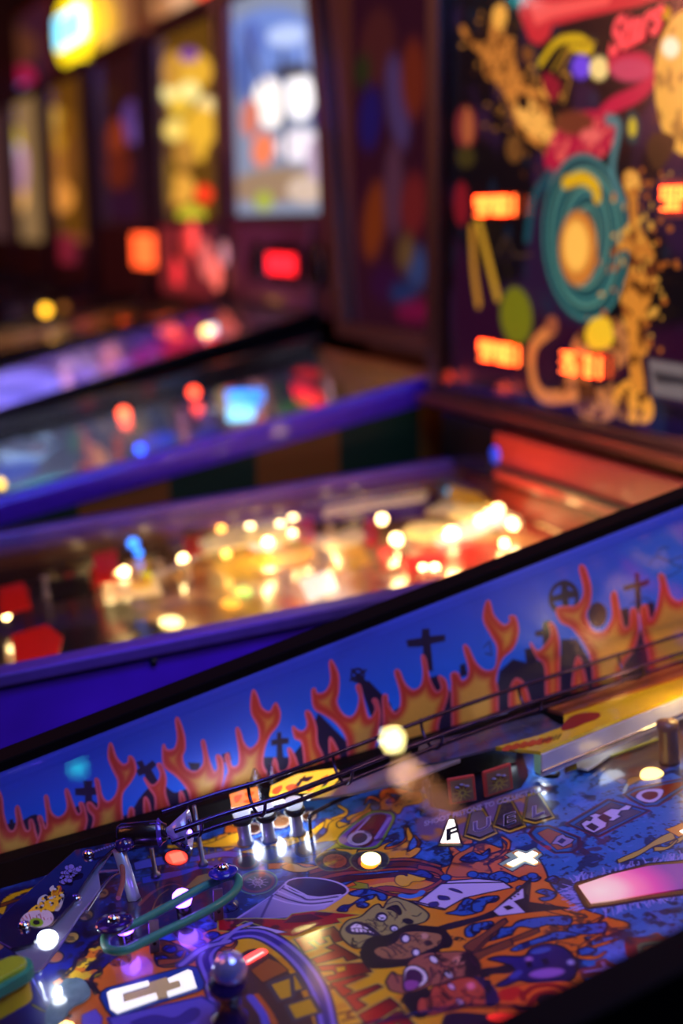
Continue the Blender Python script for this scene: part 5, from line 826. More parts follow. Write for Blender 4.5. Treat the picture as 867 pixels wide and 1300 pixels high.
# flying golden figure
K.poly(S(340, 70, 350, 60, 380, 100, 410, 90, 415, 40, 425, 15, 450, 15, 452, 45, 445, 80, 468, 95, 470, 140, 500, 190, 540, 230, 560, 300, 600, 390, 580, 395, 530, 350, 480, 310, 460, 250, 430, 200, 400, 180, 395, 140, 370, 110), (206, 128, 50), sm=True, noise=((74, 34, 12), .014, .52))
K.epx(*S(435, 40)[0], 9, 16, (250, 180, 70), soft=.004); K.poly(S(470, 260, 500, 310, 550, 340, 585, 390, 560, 300, 500, 230), (250, 180, 80), sm=True, soft=.004); K.epx(*S(490, 240)[0], 8, 10, (20, 12, 14))
K.epx(*S(550, 205)[0], 10, 15, (240, 170, 60)); K.epx(*S(502, 128)[0], 8, 10, (120, 70, 30)); K.epx(*S(470, 350)[0], 11, 18, (110, 70, 30)); K.epx(*S(355, 300)[0], 14, 28, (120, 40, 40), soft=.006); K.epx(*S(360, 300)[0], 7, 22, (170, 90, 50), soft=.006)
K.epx(*S(355, 370)[0], 12, 14, (60, 50, 20), soft=.006); K.epx(*S(345, 480)[0], 10, 28, (120, 20, 30), soft=.006)
for q in range(150):
    t_ = rng.uniform(0, 1); X0, Y0 = 400+t_*200+rng.normal(0, 45), 60+t_*340+rng.normal(0, 45); K.epx(*S(X0, Y0)[0], rng.uniform(.8, 3.4), rng.uniform(1, 4), ((130, 84, 30), (196, 130, 50), (80, 40, 20))[q % 3])
K.line(S(530, 150, 570, 100, 620, 90, 650, 110, 640, 120, 600, 110), (210, 170, 20), .010, sm=True); K.line(S(560, 165, 600, 110, 660, 100), (170, 130, 20), .004, sm=True)
K.line(S(585, 240, 600, 180, 580, 170, 600, 120), (160, 110, 40), .005, sm=True)
K.epx(*S(627, 158)[0], 12, 15, (110, 70, 220), soft=.006); K.epx(*S(669, 161)[0], 12, 15, (250, 220, 130), soft=.005)
K.poly(S(545, 170, 580, 200, 560, 240, 535, 200), (140, 20, 40), sm=True)
# crimson creature and ribbon
K.line(S(700, 150, 770, 145, 790, 185, 760, 220, 700, 250, 660, 290), (190, 24, 60), .020, sm=True, soft=.005); K.epx(*S(745, 165)[0], 26, 15, (196, 60, 90), soft=.006)
K.poly(S(540, 370, 580, 290, 640, 260, 690, 270, 710, 300, 690, 360, 640, 390, 590, 425, 560, 420), (176, 24, 56), sm=True, noise=((226, 90, 80), .012, .55)); K.epx(*S(610, 290)[0], 24, 16, (110, 50, 30), soft=.008); K.epx(*S(650, 320)[0], 14, 9, (230, 100, 90), soft=.006)
# teal planet swirl
K.epx(*S(637, 560)[0], 55, 108, (24, 70, 72), rot=-2, soft=.004)
for q in range(9): K.epx(*S(637, 560)[0], 53-q*4.6, 104-q*8, None, line=((70, 130, 124), (24, 56, 64), (96, 150, 130))[q % 3], lw=.0035, rot=-3+q, soft=.003)
K.epx(*S(620, 585)[0], 24, 48, (200, 120, 44), soft=.006); K.epx(*S(615, 580)[0], 16, 32, (255, 190, 80), soft=.010); K.line(S(590, 430, 630, 420, 660, 440, 665, 465), (220, 170, 20), .016, sm=True, soft=.004)
K.line(S(500, 560, 515, 470, 555, 410), (20, 70, 80), .016, sm=True, soft=.006); K.line(S(690, 280, 715, 300, 700, 400, 725, 480), (70, 120, 120), .012, sm=True, soft=.006)
K.epx(*S(748, 300)[0], 9, 22, (24, 60, 60)); K.epx(*S(748, 300)[0], 5, 12, (206, 180, 40), soft=.004)
# moon
K.epx(*S(880, 195)[0], 43, 94, (230, 170, 66)); K.speck((80, 40, 10), .02, .6, 17, region=S(800, 20, 900, 20, 900, 380, 800, 380), alpha=.6); K.epx(*S(838, 112)[0], 11, 13, (255, 245, 200), soft=.006); K.epx(*S(828, 32)[0], 6, 9, (200, 150, 30))
# standing golden figures
for ox in (0, 1):
    if not ox: K.poly(S(725, 430, 735, 400, 760, 400, 768, 430, 760, 470, 765, 530, 800, 600, 800, 680, 770, 740, 785, 830, 740, 830, 725, 740, 720, 690, 740, 640, 735, 590, 700, 600, 695, 590, 735, 550, 740, 480), (196, 124, 44), sm=True, noise=((90, 40, 20), .02, .55))
    else: K.poly(S(780, 340, 810, 310, 850, 330, 830, 380, 800, 400), (60, 40, 20), sm=True)
K.epx(*S(745, 425)[0], 10, 12, (236, 170, 70), soft=.004)
for q in range(110): X0, Y0 = rng.normal(770, 42), rng.uniform(400, 830); K.epx(*S(X0, Y0)[0], rng.uniform(1, 4), rng.uniform(2, 6), ((170, 90, 30), (220, 160, 60))[q % 2])
K.line(S(370, 540, 375, 640, 385, 715), (190, 130, 40), .015, sm=True, soft=.003); K.line(S(385, 520, 405, 600, 430, 700), (200, 150, 40), .014, sm=True, soft=.003)
K.line(S(430, 600, 450, 560, 470, 600, 510, 600), (70, 50, 40), .004, sm=True)
K.epx(*S(474, 745)[0], 20, 37, (110, 110, 20), rot=-4, soft=.006)
K.line(T(540, 110, 490, 160, 490, 240, 520, 285, 600, 280), (206, 120, 60), .018, sm=True, soft=.004); K.epx(*T(537, 105)[0], 8, 12, (150, 80, 50), soft=.004)
K.poly(T(600, 130, 640, 100, 700, 90, 740, 140, 720, 200, 690, 230, 700, 300, 690, 340, 640, 345, 600, 320, 590, 250, 560, 280, 580, 180), (176, 110, 60), sm=True, noise=((74, 34, 12), .014, .52)); K.poly(T(640, 90, 680, 90, 690, 150, 640, 165, 620, 130), (236, 190, 40), sm=True); K.poly(T(690, 280, 740, 240, 790, 300, 780, 350, 710, 340), (226, 150, 50), sm=True, noise=((74, 34, 12), .014, .52)); K.poly(T(730, 0, 790, 0, 780, 60, 760, 170, 770, 260, 740, 260, 730, 160), (206, 130, 44), sm=True, noise=((74, 34, 12), .014, .52))
K.poly(T(620, 180, 680, 170, 700, 200, 690, 250, 640, 260), (30, 16, 26), sm=True); K.poly(T(780, 190, 900, 210, 900, 300, 790, 280), (110, 100, 100), soft=.004); K.poly(T(790, 220, 900, 240, 900, 260, 800, 250), (50, 44, 48), soft=.004)
K.obj('backglass', artmat('backlit space glass', .15, .8, em=1.05, base=.35), M2)
red = em('red script', (230, 60, 66), 1.0)
text('script_title', 'Stars', red, M2, hit(*S(690, 132)[0], (0, 1, 0), YF+.014), (.98, 0, .16), (0, 0, 1), .052, shear=.5, bold=.0022)
SEG = {'0': 'abcdef', '1': 'bc', '2': 'abged', '3': 'abgcd', '4': 'fgbc', '5': 'afgcd', '8': 'abcdefg', '9': 'abcdfg'}
dig = em('orange digits', (255, 96, 36), 8)
def display(px, py, s, w=.0135, hh=.026, win=True, pad=.004, gaps=()):
    c_ = hit(px, py, (0, 1, 0), YF+.012); n_s = len(s); gp = .0055; tot = n_s*w+(n_s-1)*gp
    if win is not None:
        fr_ = MB().box(c_[0]-tot/2-pad, c_[0]+tot/2+pad, YF+.0125, YF+.017, c_[2]-hh/2-pad, c_[2]+hh/2+pad).obj('score_window', win if win is not True else mat('display window', (40, 12, 10), .2, em=(120, 24, 8), es=.18), M2)
    for q, ch in enumerate(s):
        if ch == ' ': continue
        x0 = c_[0]-tot/2+q*(w+gp); z0 = c_[2]-hh/2; m = MB(); t = .0028
        for sg in SEG[ch]:
            bx = {'a': (0, w, hh-t, hh), 'd': (0, w, 0, t), 'g': (0, w, hh/2-t/2, hh/2+t/2), 'f': (0, t, hh/2, hh), 'b': (w-t, w, hh/2, hh), 'e': (0, t, 0, hh/2), 'c': (w-t, w, 0, hh/2)}[sg]
            m.box(x0+bx[0], x0+bx[1], YF+.009, YF+.0122, z0+bx[2], z0+bx[3])
        m.obj('score_digit', dig, M2)
display(629, 261, '904801'); display(634, 448, '904801'); display(738, 463, '35 01', win=None)
display(879, 251, '984801', win=mat('grey score frame', (96, 70, 74), .3), pad=.009)
MB().box(-.826, -.127, YF+.004, YF+.007, .268, .888).obj('front_glass', glassmat('backbox glass'), M2)
add_glass(M2, g2)
# ================================================================== the machines farther along the row
def pfcanvas(R, xr, wid, s0, s1, base, blobs, name, y1=.96, specks=()):
    cv = Canvas((0, 0, s0), (1, 0, 0), (0, 1, s1), np.linspace(xr-wid+.019, xr-.019, 70), np.linspace(-.18, y1, 150), base, soft=.012)
    for col, sc, th, sd in specks: cv.speck(col, sc, th, sd, alpha=.8)
    for x, y, rx, ry, col in blobs: cv.epx(x, y, rx, ry, col)
    cv.obj('playfield', artmat(name, .3, 1.0, crough=.08), R)
    MB().beam(xr-wid+.0195, xr-.0195, -.18, y1, lambda y: s0+s1*y-.013, lambda y: s0+s1*y-.0005).obj('playfield_board', WOOD, R)
def things_on(R, s0, s1, items, xr=None):
    n = (0, -s1, 1)
    for kind, x, y, h_, r, col, st in items:
        lo_ = xr-.57+.03+r*1.6; hi_ = xr-.1; p = hit(x, y, (1, 0, 0), min(hi_, max(lo_, xr-.40+(hash((x, y)) % 7)*.012))); h_ = p[2]-s0-s1*p[1]; h_ = min(max(h_, .004), .16); p[0] = min(max(p[0], lo_), hi_); p[1] = min(max(p[1], -.1), .93); p[2] = s0+h_+s1*p[1]
        m = em(f'{kind} {col} {st}', col, st)  # posts and plastics also glow, in place of light falling on them
        if kind == 'bulb': MB().ball(p, r*1.3, 10).obj('bulb', m, R)
        elif kind == 'lit': MB().box(p[0]-.003, p[0]+.003, p[1]-r, p[1]+r, p[2]-r*.55, p[2]+r*.55).obj('lit_target', m, R, .003)
        elif kind == 'disc': MB().lathe(p, [(0, 0), (r, 0), (r, .002), (0, .002)], (0, -s1, 1), 20).obj('lamp_inset', m, R)
        elif kind == 'post': MB().lathe(p-np.array([0, 0, h_]), [(0, 0), (r*1.4, 0), (r, .004), (r, h_), (r*1.3, h_+.003), (0, h_+.003)], (0, -s1, 1), 12).obj('post', m, R)
        elif kind == 'plastic':
            a_ = rng.uniform(-.4, .4); pts = [p+np.array([math.cos(a_+t_)*r*1.5*q_, math.sin(a_+t_)*r*.8*q_, 0]) for t_, q_ in zip(np.linspace(0, 5.5, 8), (1, .8, 1.1, .9, 1, .75, 1.1, .9))]
            MB().prism(pts, (0, -s1, 1), .003).obj('plastic_panel', m, R)
# --- third machine (dark side glass, green and blue playfield, violet rails)
zrA = lambda y: .078+.198*y
SIDE = bpy.data.materials.new('checker cabinet art'); SIDE.use_nodes = True; nt = SIDE.node_tree; bs = nt.nodes['Principled BSDF']; tc = nt.nodes.new('ShaderNodeTexCoord'); ck = nt.nodes.new('ShaderNodeTexChecker'); ck.inputs['Scale'].default_value = 7.5
ck.inputs['Color1'].default_value = tuple(lin((120, 72, 8)))+(1,); ck.inputs['Color2'].default_value = tuple(lin((8, 44, 16)))+(1,); mp = nt.nodes.new('ShaderNodeMapping'); mp.inputs['Scale'].default_value = (0, 1, .25); nt.links.new(tc.outputs['Object'], mp.inputs['Vector']); nt.links.new(mp.outputs['Vector'], ck.inputs['Vector']); nt.links.new(ck.outputs['Color'], bs.inputs['Base Color']); bs.inputs['Roughness'].default_value = .45
A, gA = machine('pinball_machine', 'third pinball machine, violet rails, yellow and green checked cabinet side, unlit swirling backglass', 'pinball machines in the row', -.9, .57, -.2, 1.0, zrA, None, SIDE, VIOLET, lrail=BLKP)
MB().beam(-.8995, -.893, -.15, .99, lambda y: zrA(y)-.020, lambda y: zrA(y)+.004).obj('side_armor', VIOLET, A, .002)
pfcanvas(A, -.9, .57, .0, .12, (24, 50, 130), [(40, 575, 60, 26, (130, 160, 170)), (60, 620, 60, 12, (20, 150, 160)), (110, 590, 14, 26, (130, 60, 60)), (125, 585, 10, 20, (160, 100, 60)), (190, 570, 60, 20, (16, 30, 120)), (170, 545, 20, 14, (10, 70, 50)), (265, 540, 30, 20, (20, 50, 40)), (330, 520, 20, 22, (60, 50, 40)), (390, 475, 30, 10, (120, 20, 30)), (385, 520, 40, 10, (20, 90, 30)), (440, 480, 14, 26, (120, 90, 80)), (150, 570, 12, 24, (140, 70, 60)), (250, 510, 12, 26, (90, 30, 60))], 'dark green blue playfield', specks=(((10, 60, 40), .06, .55, 3), ((40, 20, 80), .05, .6, 8)))
things_on(A, .0, .12, [('bulb', 157, 525, .03, .008, (255, 84, 50), 7), ('bulb', 246, 498, .03, .0075, (255, 70, 40), 6), ('bulb', 178, 570, .01, .006, (30, 80, 255), 10), ('lit', 312, 508, .02, .034, (30, 150, 250), 1.6), ('lit', 306, 524, .012, .024, (90, 220, 255), 2), ('plastic', 30, 625, .015, .03, (10, 170, 170), .7), ('plastic', 35, 568, .02, .06, (110, 140, 160), .35), ('post', 240, 520, .03, .006, (120, 70, 80), .2), ('post', 155, 555, .03, .007, (150, 60, 40), .3), ('post', 340, 510, .04, .006, (170, 110, 80), .3), ('post', 445, 480, .05, .006, (170, 120, 110), .3), ('plastic', 390, 474, .02, .026, (200, 24, 24), .6), ('plastic', 110, 592, .02, .02, (190, 60, 40), .35), ('plastic', 128, 578, .02, .018, (220, 130, 60), .35), ('plastic', 376, 524, .01, .03, (20, 110, 40), .3), ('plastic', 270, 520, .02, .02, (180, 180, 170), .25), ('bulb', 0, 614, .02, .006, (255, 200, 60), 6)], -.9)
def blade(R, xl, zr_, s0, s1, base, blobs, name, gl_):
    us = np.linspace(-.15, 1.0, 220); cv = Canvas((xl+.0188, 0, zr_(0)-.006), (0, 1, zr_(1)-zr_(0)), (0, 0, -1), us, np.linspace(0, .2, 50), base, soft=.006)
    for x, y, rx, ry, col, rot in blobs: cv.epx(x, y, rx, ry, col, rot=rot)
    cv.obj('side_art', artmat(name, .35, .5), R)
def frontcanvas(R, px0, px1, yf, z0, z1, base, blobs, em_, name, lines=(), basef=.3):
    x0 = hit(px0, 200, (0, 1, 0), yf)[0]; x1 = hit(px1, 200, (0, 1, 0), yf)[0]
    cv = Canvas((0, yf, 0), (1, 0, 0), (0, 0, 1), np.linspace(x0, x1, 110), np.linspace(z0, z1, 110), base, soft=.028 if em_ < 1 else .012)
    for x, y, rx, ry, col in blobs: cv.epx(x, y, rx, ry, col, rot=rng.uniform(-8, 8))
    for pts, col, lw in lines: cv.line(pts, col, lw, sm=True, soft=.01)
    return cv.obj('backglass', artmat(name, .15, .8, em=em_, base=basef), R)
backbox(A, 1.0, .25, .30, .98, -1.40, -.965, -1.54, -.945, mat('brown backbox laminate', (64, 32, 22), .4, coat=.4), inset=.05, bot=.03, top=.03, zneck=.27)
frontcanvas(A, 448, 552, 1.016, .33, .96, (60, 22, 40), [(480, 60, 22, 50, (90, 40, 40)), (470, 150, 14, 40, (40, 30, 110)), (505, 130, 14, 60, (90, 70, 120)), (525, 100, 16, 50, (130, 50, 30)), (475, 280, 14, 50, (140, 60, 24)), (500, 240, 12, 60, (100, 60, 80)), (525, 260, 16, 40, (130, 40, 40)), (490, 360, 20, 24, (60, 20, 60)), (530, 340, 14, 26, (60, 80, 130)), (512, 372, 16, 12, (30, 60, 110)), (530, 395, 26, 12, (140, 20, 70)), (460, 90, 10, 20, (50, 60, 30)), (515, 320, 10, 22, (120, 90, 50))], .38, 'dim swirling backglass')  # faint emission stands in for light reflected on this unlit glass
add_glass(A, gA)
blade(A, -1.47, zrA, .0, .12, (12, 22, 56), [(30, 566, 36, 24, (150, 176, 190), -10), (10, 600, 40, 14, (16, 60, 150), -15), (45, 622, 50, 10, (20, 190, 190), -16), (110, 566, 7, 26, (190, 90, 80), -24), (126, 580, 9, 18, (220, 140, 100), -24), (95, 560, 10, 16, (30, 80, 60), 0), (155, 545, 5, 26, (150, 90, 70), -16), (180, 535, 10, 16, (30, 60, 50), 0), (200, 560, 24, 10, (20, 50, 190), -16), (215, 520, 16, 14, (30, 50, 46), 0), (245, 520, 5, 22, (130, 60, 90), -16), (262, 530, 7, 16, (110, 80, 130), -16), (283, 505, 8, 22, (150, 160, 120), -10), (340, 505, 6, 26, (190, 130, 100), -24), (352, 500, 10, 20, (20, 70, 50), 0), (375, 515, 26, 8, (30, 140, 60), -16), (392, 473, 20, 7, (230, 40, 40), 16), (420, 470, 12, 16, (24, 60, 50), 0), (445, 476, 4, 26, (220, 180, 160), -26), (470, 460, 12, 12, (60, 90, 30), 0), (505, 455, 14, 12, (30, 60, 70), 0), (260, 555, 20, 8, (20, 40, 160), -16), (320, 540, 26, 7, (30, 60, 60), -16)], 'dark side art', .05)
MB().beam(-1.4515, -1.448, -.15, .99, lambda y: zrA(y)-.018, lambda y: zrA(y)-.007).obj('glass_channel', mat('matt black wood', (7, 5, 7), .7, spec=.1), A)
# --- fourth machine
zrB = lambda y: .066+.252*y
Bm, gB = machine('pinball_machine', 'fourth pinball machine, bright white and blue lit backglass over a glowing red display', 'pinball machines in the row', -1.6, .57, -.2, 1.05, zrB, None, BLACK, BLKP)
pfcanvas(Bm, -1.6, .57, .015, .16, (110, 30, 160), [(20, 495, 50, 24, (120, 130, 240)), (90, 470, 30, 14, (90, 80, 170)), (140, 455, 30, 14, (110, 60, 110)), (180, 450, 30, 12, (120, 20, 110)), (240, 430, 40, 14, (190, 20, 60)), (310, 410, 40, 10, (170, 130, 160)), (400, 395, 30, 8, (200, 20, 50)), (0, 460, 40, 10, (50, 20, 160))], 'magenta violet playfield', y1=1.0)
things_on(Bm, .015, .16, [('bulb', 262, 421, .03, .0085, (255, 214, 110), 16), ('bulb', 278, 432, .02, .0075, (255, 50, 50), 5), ('bulb', 346, 401, .03, .008, (230, 236, 255), 5), ('bulb', 369, 404, .03, .007, (200, 200, 220), 2), ('bulb', 424, 396, .03, .007, (255, 20, 40), 2), ('plastic', 235, 432, .02, .03, (220, 20, 60), .8), ('plastic', 330, 412, .02, .04, (190, 150, 190), .5), ('plastic', 20, 498, .02, .07, (110, 120, 235), .6), ('plastic', 95, 478, .02, .02, (170, 140, 160), .6), ('plastic', 135, 458, .02, .02, (180, 110, 110), .5), ('plastic', 390, 396, .02, .04, (200, 10, 50), .8), ('post', 90, 470, .05, .01, (190, 150, 170), .4), ('plastic', 190, 450, .02, .04, (150, 20, 110), .6), ('plastic', 300, 414, .02, .03, (230, 60, 90), .6)], -1.6)
backbox(Bm, 1.05, .25, .32, 1.03, -2.19, -1.545, -2.19, -1.60, mat('maroon backbox', (70, 24, 40), .35, coat=.4), inset=.035, bot=.20, top=.035, zneck=.29)
frontcanvas(Bm, 296, 420, 1.066, .525, 1.0, (120, 130, 150), [(345, 60, 60, 50, (100, 126, 190)), (365, 45, 26, 14, (170, 190, 230)), (342, 130, 20, 32, (255, 250, 240)), (380, 122, 20, 30, (255, 255, 255)), (370, 90, 26, 10, (60, 60, 70)), (310, 90, 12, 40, (70, 90, 150)), (318, 150, 12, 24, (190, 110, 90)), (334, 190, 14, 22, (220, 120, 80)), (380, 185, 30, 20, (226, 220, 226)), (350, 235, 60, 22, (140, 116, 90)), (390, 240, 26, 18, (190, 170, 150)), (335, 255, 12, 12, (150, 160, 60)), (405, 200, 16, 30, (170, 150, 170)), (404, 150, 8, 18, (30, 20, 110)), (400, 60, 16, 30, (130, 150, 200)), (320, 50, 14, 24, (80, 100, 170))], 1.5, 'white blue backglass', lines=[([(359, 70), (362, 200)], (50, 50, 70), .025), ([(310, 40), (336, 110)], (70, 70, 100), .02)])
pn = MB().box(-2.10, -1.62, 1.036, 1.049, .335, .505).obj('speaker_panel', mat('dusky speaker panel', (96, 50, 66), .3, coat=.5), Bm, .004)
c_ = hit(361, 335, (0, 1, 0), 1.034); MB().box(c_[0]-.10, c_[0]+.10, 1.028, 1.035, c_[2]-.04, c_[2]+.04).obj('display_frame', BLKP, pn); MB().box(c_[0]-.078, c_[0]+.078, 1.024, 1.029, c_[2]-.02, c_[2]+.02).obj('dot_display', em('red dot display', (255, 30, 40), 2.6), pn)
for q in (-1, 1): MB().lathe((c_[0]+q*.17, 1.034, c_[2]), [(.045, 0), (.045, .004), (.04, .005), (.01, .002), (0, .002)], (0, -1, 0), 24).obj('speaker_grille', BLKP, pn)
add_glass(Bm, gB)
blade(Bm, -2.17, zrB, .015, .16, (60, 16, 110), [(20, 500, 60, 30, (150, 156, 255), -10), (90, 475, 14, 24, (200, 170, 190), -24), (110, 480, 20, 18, (110, 80, 200), 0), (140, 458, 14, 20, (220, 140, 150), -24), (160, 470, 18, 12, (120, 60, 200), 0), (195, 450, 30, 16, (170, 20, 130), -16), (235, 438, 30, 18, (230, 20, 70), -16), (270, 430, 26, 18, (200, 40, 90), -16), (310, 412, 30, 18, (230, 150, 170), -16), (345, 405, 30, 16, (210, 190, 210), -16), (390, 396, 34, 12, (230, 10, 50), -16), (60, 448, 50, 10, (90, 30, 190), -18), (10, 462, 30, 8, (70, 30, 220), -18)], 'magenta side art', .05)
# --- fifth and beyond: same build, each with its own glass
row = [(-2.35, .145, .174, 'fifth pinball machine, golden backglass full of round lamps above a red and white lower panel', -2.80, -2.235, (206, 284, 64, 290), (90, 60, 14), [(240, 90, 30, 26, (220, 170, 50)), (218, 118, 13, 13, (255, 240, 150)), (241, 116, 13, 13, (255, 240, 150)), (263, 135, 12, 12, (255, 230, 150)), (222, 165, 14, 14, (250, 220, 110)), (256, 170, 24, 34, (226, 176, 50)), (228, 135, 14, 12, (230, 190, 60)), (235, 195, 14, 20, (180, 130, 50)), (230, 240, 18, 20, (220, 160, 60)), (259, 246, 11, 11, (255, 60, 30)), (243, 273, 18, 12, (200, 190, 50)), (240, 70, 12, 8, (110, 50, 160)), (212, 230, 10, 30, (120, 90, 20)), (270, 210, 10, 30, (90, 60, 20)), (218, 90, 12, 24, (190, 140, 50))], 1.3),
       (-3.08, .15, .17, 'sixth pinball machine, dusky purple backglass above an orange display', -3.53, -2.965, (132, 196, 100, 330), (50, 20, 24), [(168, 155, 14, 28, (100, 70, 150)), (175, 165, 8, 18, (130, 100, 200)), (148, 180, 12, 30, (150, 60, 30)), (150, 215, 16, 26, (110, 40, 24)), (180, 215, 10, 30, (60, 24, 50)), (140, 120, 14, 14, (60, 30, 20)), (160, 260, 30, 20, (50, 20, 50)), (186, 240, 8, 24, (110, 40, 20))], .7),
       (-3.8, .15, .17, 'seventh pinball machine, narrow glowing yellow and amber backglass', -4.28, -3.69, (44, 104, 130, 300), (110, 70, 14), [(70, 170, 14, 34, (220, 160, 30)), (68, 150, 12, 14, (230, 180, 50)), (75, 220, 20, 30, (200, 130, 40)), (80, 250, 14, 20, (255, 170, 70)), (55, 240, 10, 30, (150, 90, 20)), (90, 200, 10, 40, (130, 80, 30)), (60, 190, 8, 20, (170, 120, 20)), (85, 160, 10, 20, (140, 90, 20))], .9),
       (-4.55, .15, .17, 'eighth pinball machine, bright cream, yellow and pink backglass at the left', -5.05, -4.44, (-12, 36, 140, 280), (140, 110, 70), [(14, 180, 14, 22, (220, 190, 40)), (18, 200, 12, 20, (240, 220, 230)), (20, 250, 14, 22, (255, 190, 110)), (16, 225, 12, 14, (220, 210, 50)), (6, 170, 12, 10, (200, 180, 30)), (0, 220, 10, 40, (160, 110, 60)), (28, 215, 6, 30, (200, 150, 180))], 1.3),
       (-5.3, .15, .17, 'ninth pinball machine, farthest one, at the dark left end of the row', -5.8, -5.19, (-70, -24, 140, 280), (90, 60, 60), [(-50, 200, 20, 50, (200, 120, 60))], .8)]
for q, (xr_, a0, a1, lab, xa, xb, (p0x, p1x, py0, py1), base, blobs, ems) in enumerate(row):
    zf = (lambda a0_, a1_: (lambda y: a0_+a1_*y))(a0-.03, a1)
    R, gl_ = machine('pinball_machine', lab, 'pinball machines in the row', xr_, .57, -.2, 1.05, zf, None, mat('dark plum cabinet', (34, 14, 30), .4, coat=.3), BLKP)
    pfcanvas(R, xr_, .57, a0-.10, a1-.06, ((96, 56, 24), (70, 34, 50), (60, 36, 20), (50, 24, 40), (50, 24, 40))[q], ([(60, 440, 70, 12, (90, 60, 40)), (185, 405, 20, 8, (230, 90, 40)), (110, 410, 40, 10, (130, 80, 40)), (250, 385, 50, 8, (120, 84, 20)), (100, 400, 30, 6, (160, 80, 50))], [(60, 390, 40, 6, (90, 40, 60))], [], [], [])[q], 'playfield print %d' % q, y1=1.0, specks=(((150, 90, 40), .06, .6, q),))
    backbox(R, 1.05, .25, .30, 1.03, xa, xb, xa, xb, mat('dark plum backbox', (44, 18, 30), .35, coat=.4), inset=.03, bot=.2 if q in (0, 1) else .12, top=.04, zneck=.28)
    zz = .52 if q == 0 else (.50 if q == 1 else .44)
    x0b = (xa+.034, xb-.034)
    cv = Canvas((0, 1.066, 0), (1, 0, 0), (0, 0, 1), np.linspace(x0b[0], x0b[1], 100), np.linspace(zz, .985, 100), base, soft=.012)
    for x, y, rx, ry, col in blobs: cv.epx(x, y, rx, ry, col)
    cv.obj('backglass', artmat('backglass print %d' % q, .15, .8, em=ems, base=.3), R)
    if q == 0:
        pn = MB().box(xa+.06, xb-.06, 1.036, 1.049, .325, .50).obj('lower_panel', mat('rosy lower panel', (120, 50, 60), .3, em=(150, 50, 60), es=.25, coat=.5), R)
        for x, y, r, cc, st in ((238, 310, .05, (190, 60, 60), .6), (262, 330, .05, (230, 120, 110), .7), (225, 345, .04, (220, 50, 60), .9), (275, 348, .04, (255, 120, 100), .9), (245, 300, .04, (255, 90, 80), .8), (230, 322, .03, (60, 30, 20), .1), (285, 322, .03, (200, 150, 150), .6)):
            p = hit(x, y, (0, 1, 0), 1.035); MB().lathe(p, [(0, 0), (r, 0), (r*.9, .004), (0, .004)], (0, -1, 0), 20).obj('panel_emblem', em(f'emblem {cc}', cc, st), pn)
    if q in (1,):
        p = hit(180, 318, (0, 1, 0), 1.035); MB().box(p[0]-.085, p[0]+.085, 1.03, 1.049, p[2]-.045, p[2]+.045).obj('dot_display', em('orange dot display', (255, 90, 40), 2.6), R)
    if q == 2:
        p = hit(83, 316, (0, 1, 0), 1.035); MB().box(p[0]-.08, p[0]+.08, 1.03, 1.049, p[2]-.05, p[2]+.05).obj('dot_display', em('dim rose display', (120, 30, 50), .8), R)
    if q == 0: things_on(R, a0-.10, a1-.06, [('bulb', 57, 377, .06, .010, (240, 180, 40), 5), ('bulb', 80, 370, .06, .009, (120, 80, 20), 1), ('bulb', 187, 403, .03, .012, (255, 90, 40), 1.6), ('plastic', 60, 440, .02, .06, (120, 90, 50), .25), ('plastic', 250, 386, .02, .06, (130, 80, 20), .3)], xr_)
    blade(R, xr_-.57, zf, 0, 0, ((90, 50, 20), (80, 40, 40), (50, 30, 30), (40, 24, 30), (40, 24, 30))[q], [(250, 388, 50, 8, (130, 90, 20), -14), (187, 402, 16, 10, (240, 110, 50), -10), (110, 414, 30, 10, (150, 90, 60), -12), (60, 430, 60, 8, (120, 90, 60), -12), (140, 400, 40, 6, (160, 110, 40), -12)] if q == 0 else [], 'side art print %d' % q, .05)
    add_glass(R, gl_)
# ================================================================== room
def struct(name, mb, m): return tag(mb.obj(name, m), kind='structure')
fm = bpy.data.materials.new('patterned carpet'); fm.use_nodes = True; nt = fm.node_tree; bs = nt.nodes['Principled BSDF']; n1 = nt.nodes.new('ShaderNodeTexVoronoi'); n1.inputs['Scale'].default_value = 9; rp = nt.nodes.new('ShaderNodeValToRGB'); rp.color_ramp.elements[0].color = (.02, .005, .04, 1); rp.color_ramp.elements[1].color = (.003, .003, .012, 1)
tc = nt.nodes.new('ShaderNodeTexCoord'); nt.links.new(tc.outputs['Object'], n1.inputs['Vector']); nt.links.new(n1.outputs['Distance'], rp.inputs['Fac']); nt.links.new(rp.outputs['Color'], bs.inputs['Base Color']); bs.inputs['Roughness'].default_value = .95
struct('floor', MB().box(-7, 3, -2.5, 1.75, -.98, -.93), fm)
WM = mat('dark brown wall', (52, 26, 22), .7, nscale=6)
struct('wall_back', MB().box(-7, 3, 1.75, 1.85, -.93, 1.9), WM); struct('wall_left', MB().box(-7.1, -7, -2.5, 1.85, -.93, 1.9), WM); struct('wall_right', MB().box(3, 3.1, -2.5, 1.85, -.93, 1.9), WM); struct('wall_front', MB().box(-7, 3, -2.6, -2.5, -.93, 1.9), WM)
struct('ceiling', MB().box(-7, 3, -2.6, 1.85, 1.9, 1.96), mat('charcoal ceiling', (30, 24, 26), .8))
struct('trim_shelf', MB().box(-6.9, -1.5, 1.45, 1.75, .97, 1.0), mat('tan shelf edge', (206, 132, 112), .5))
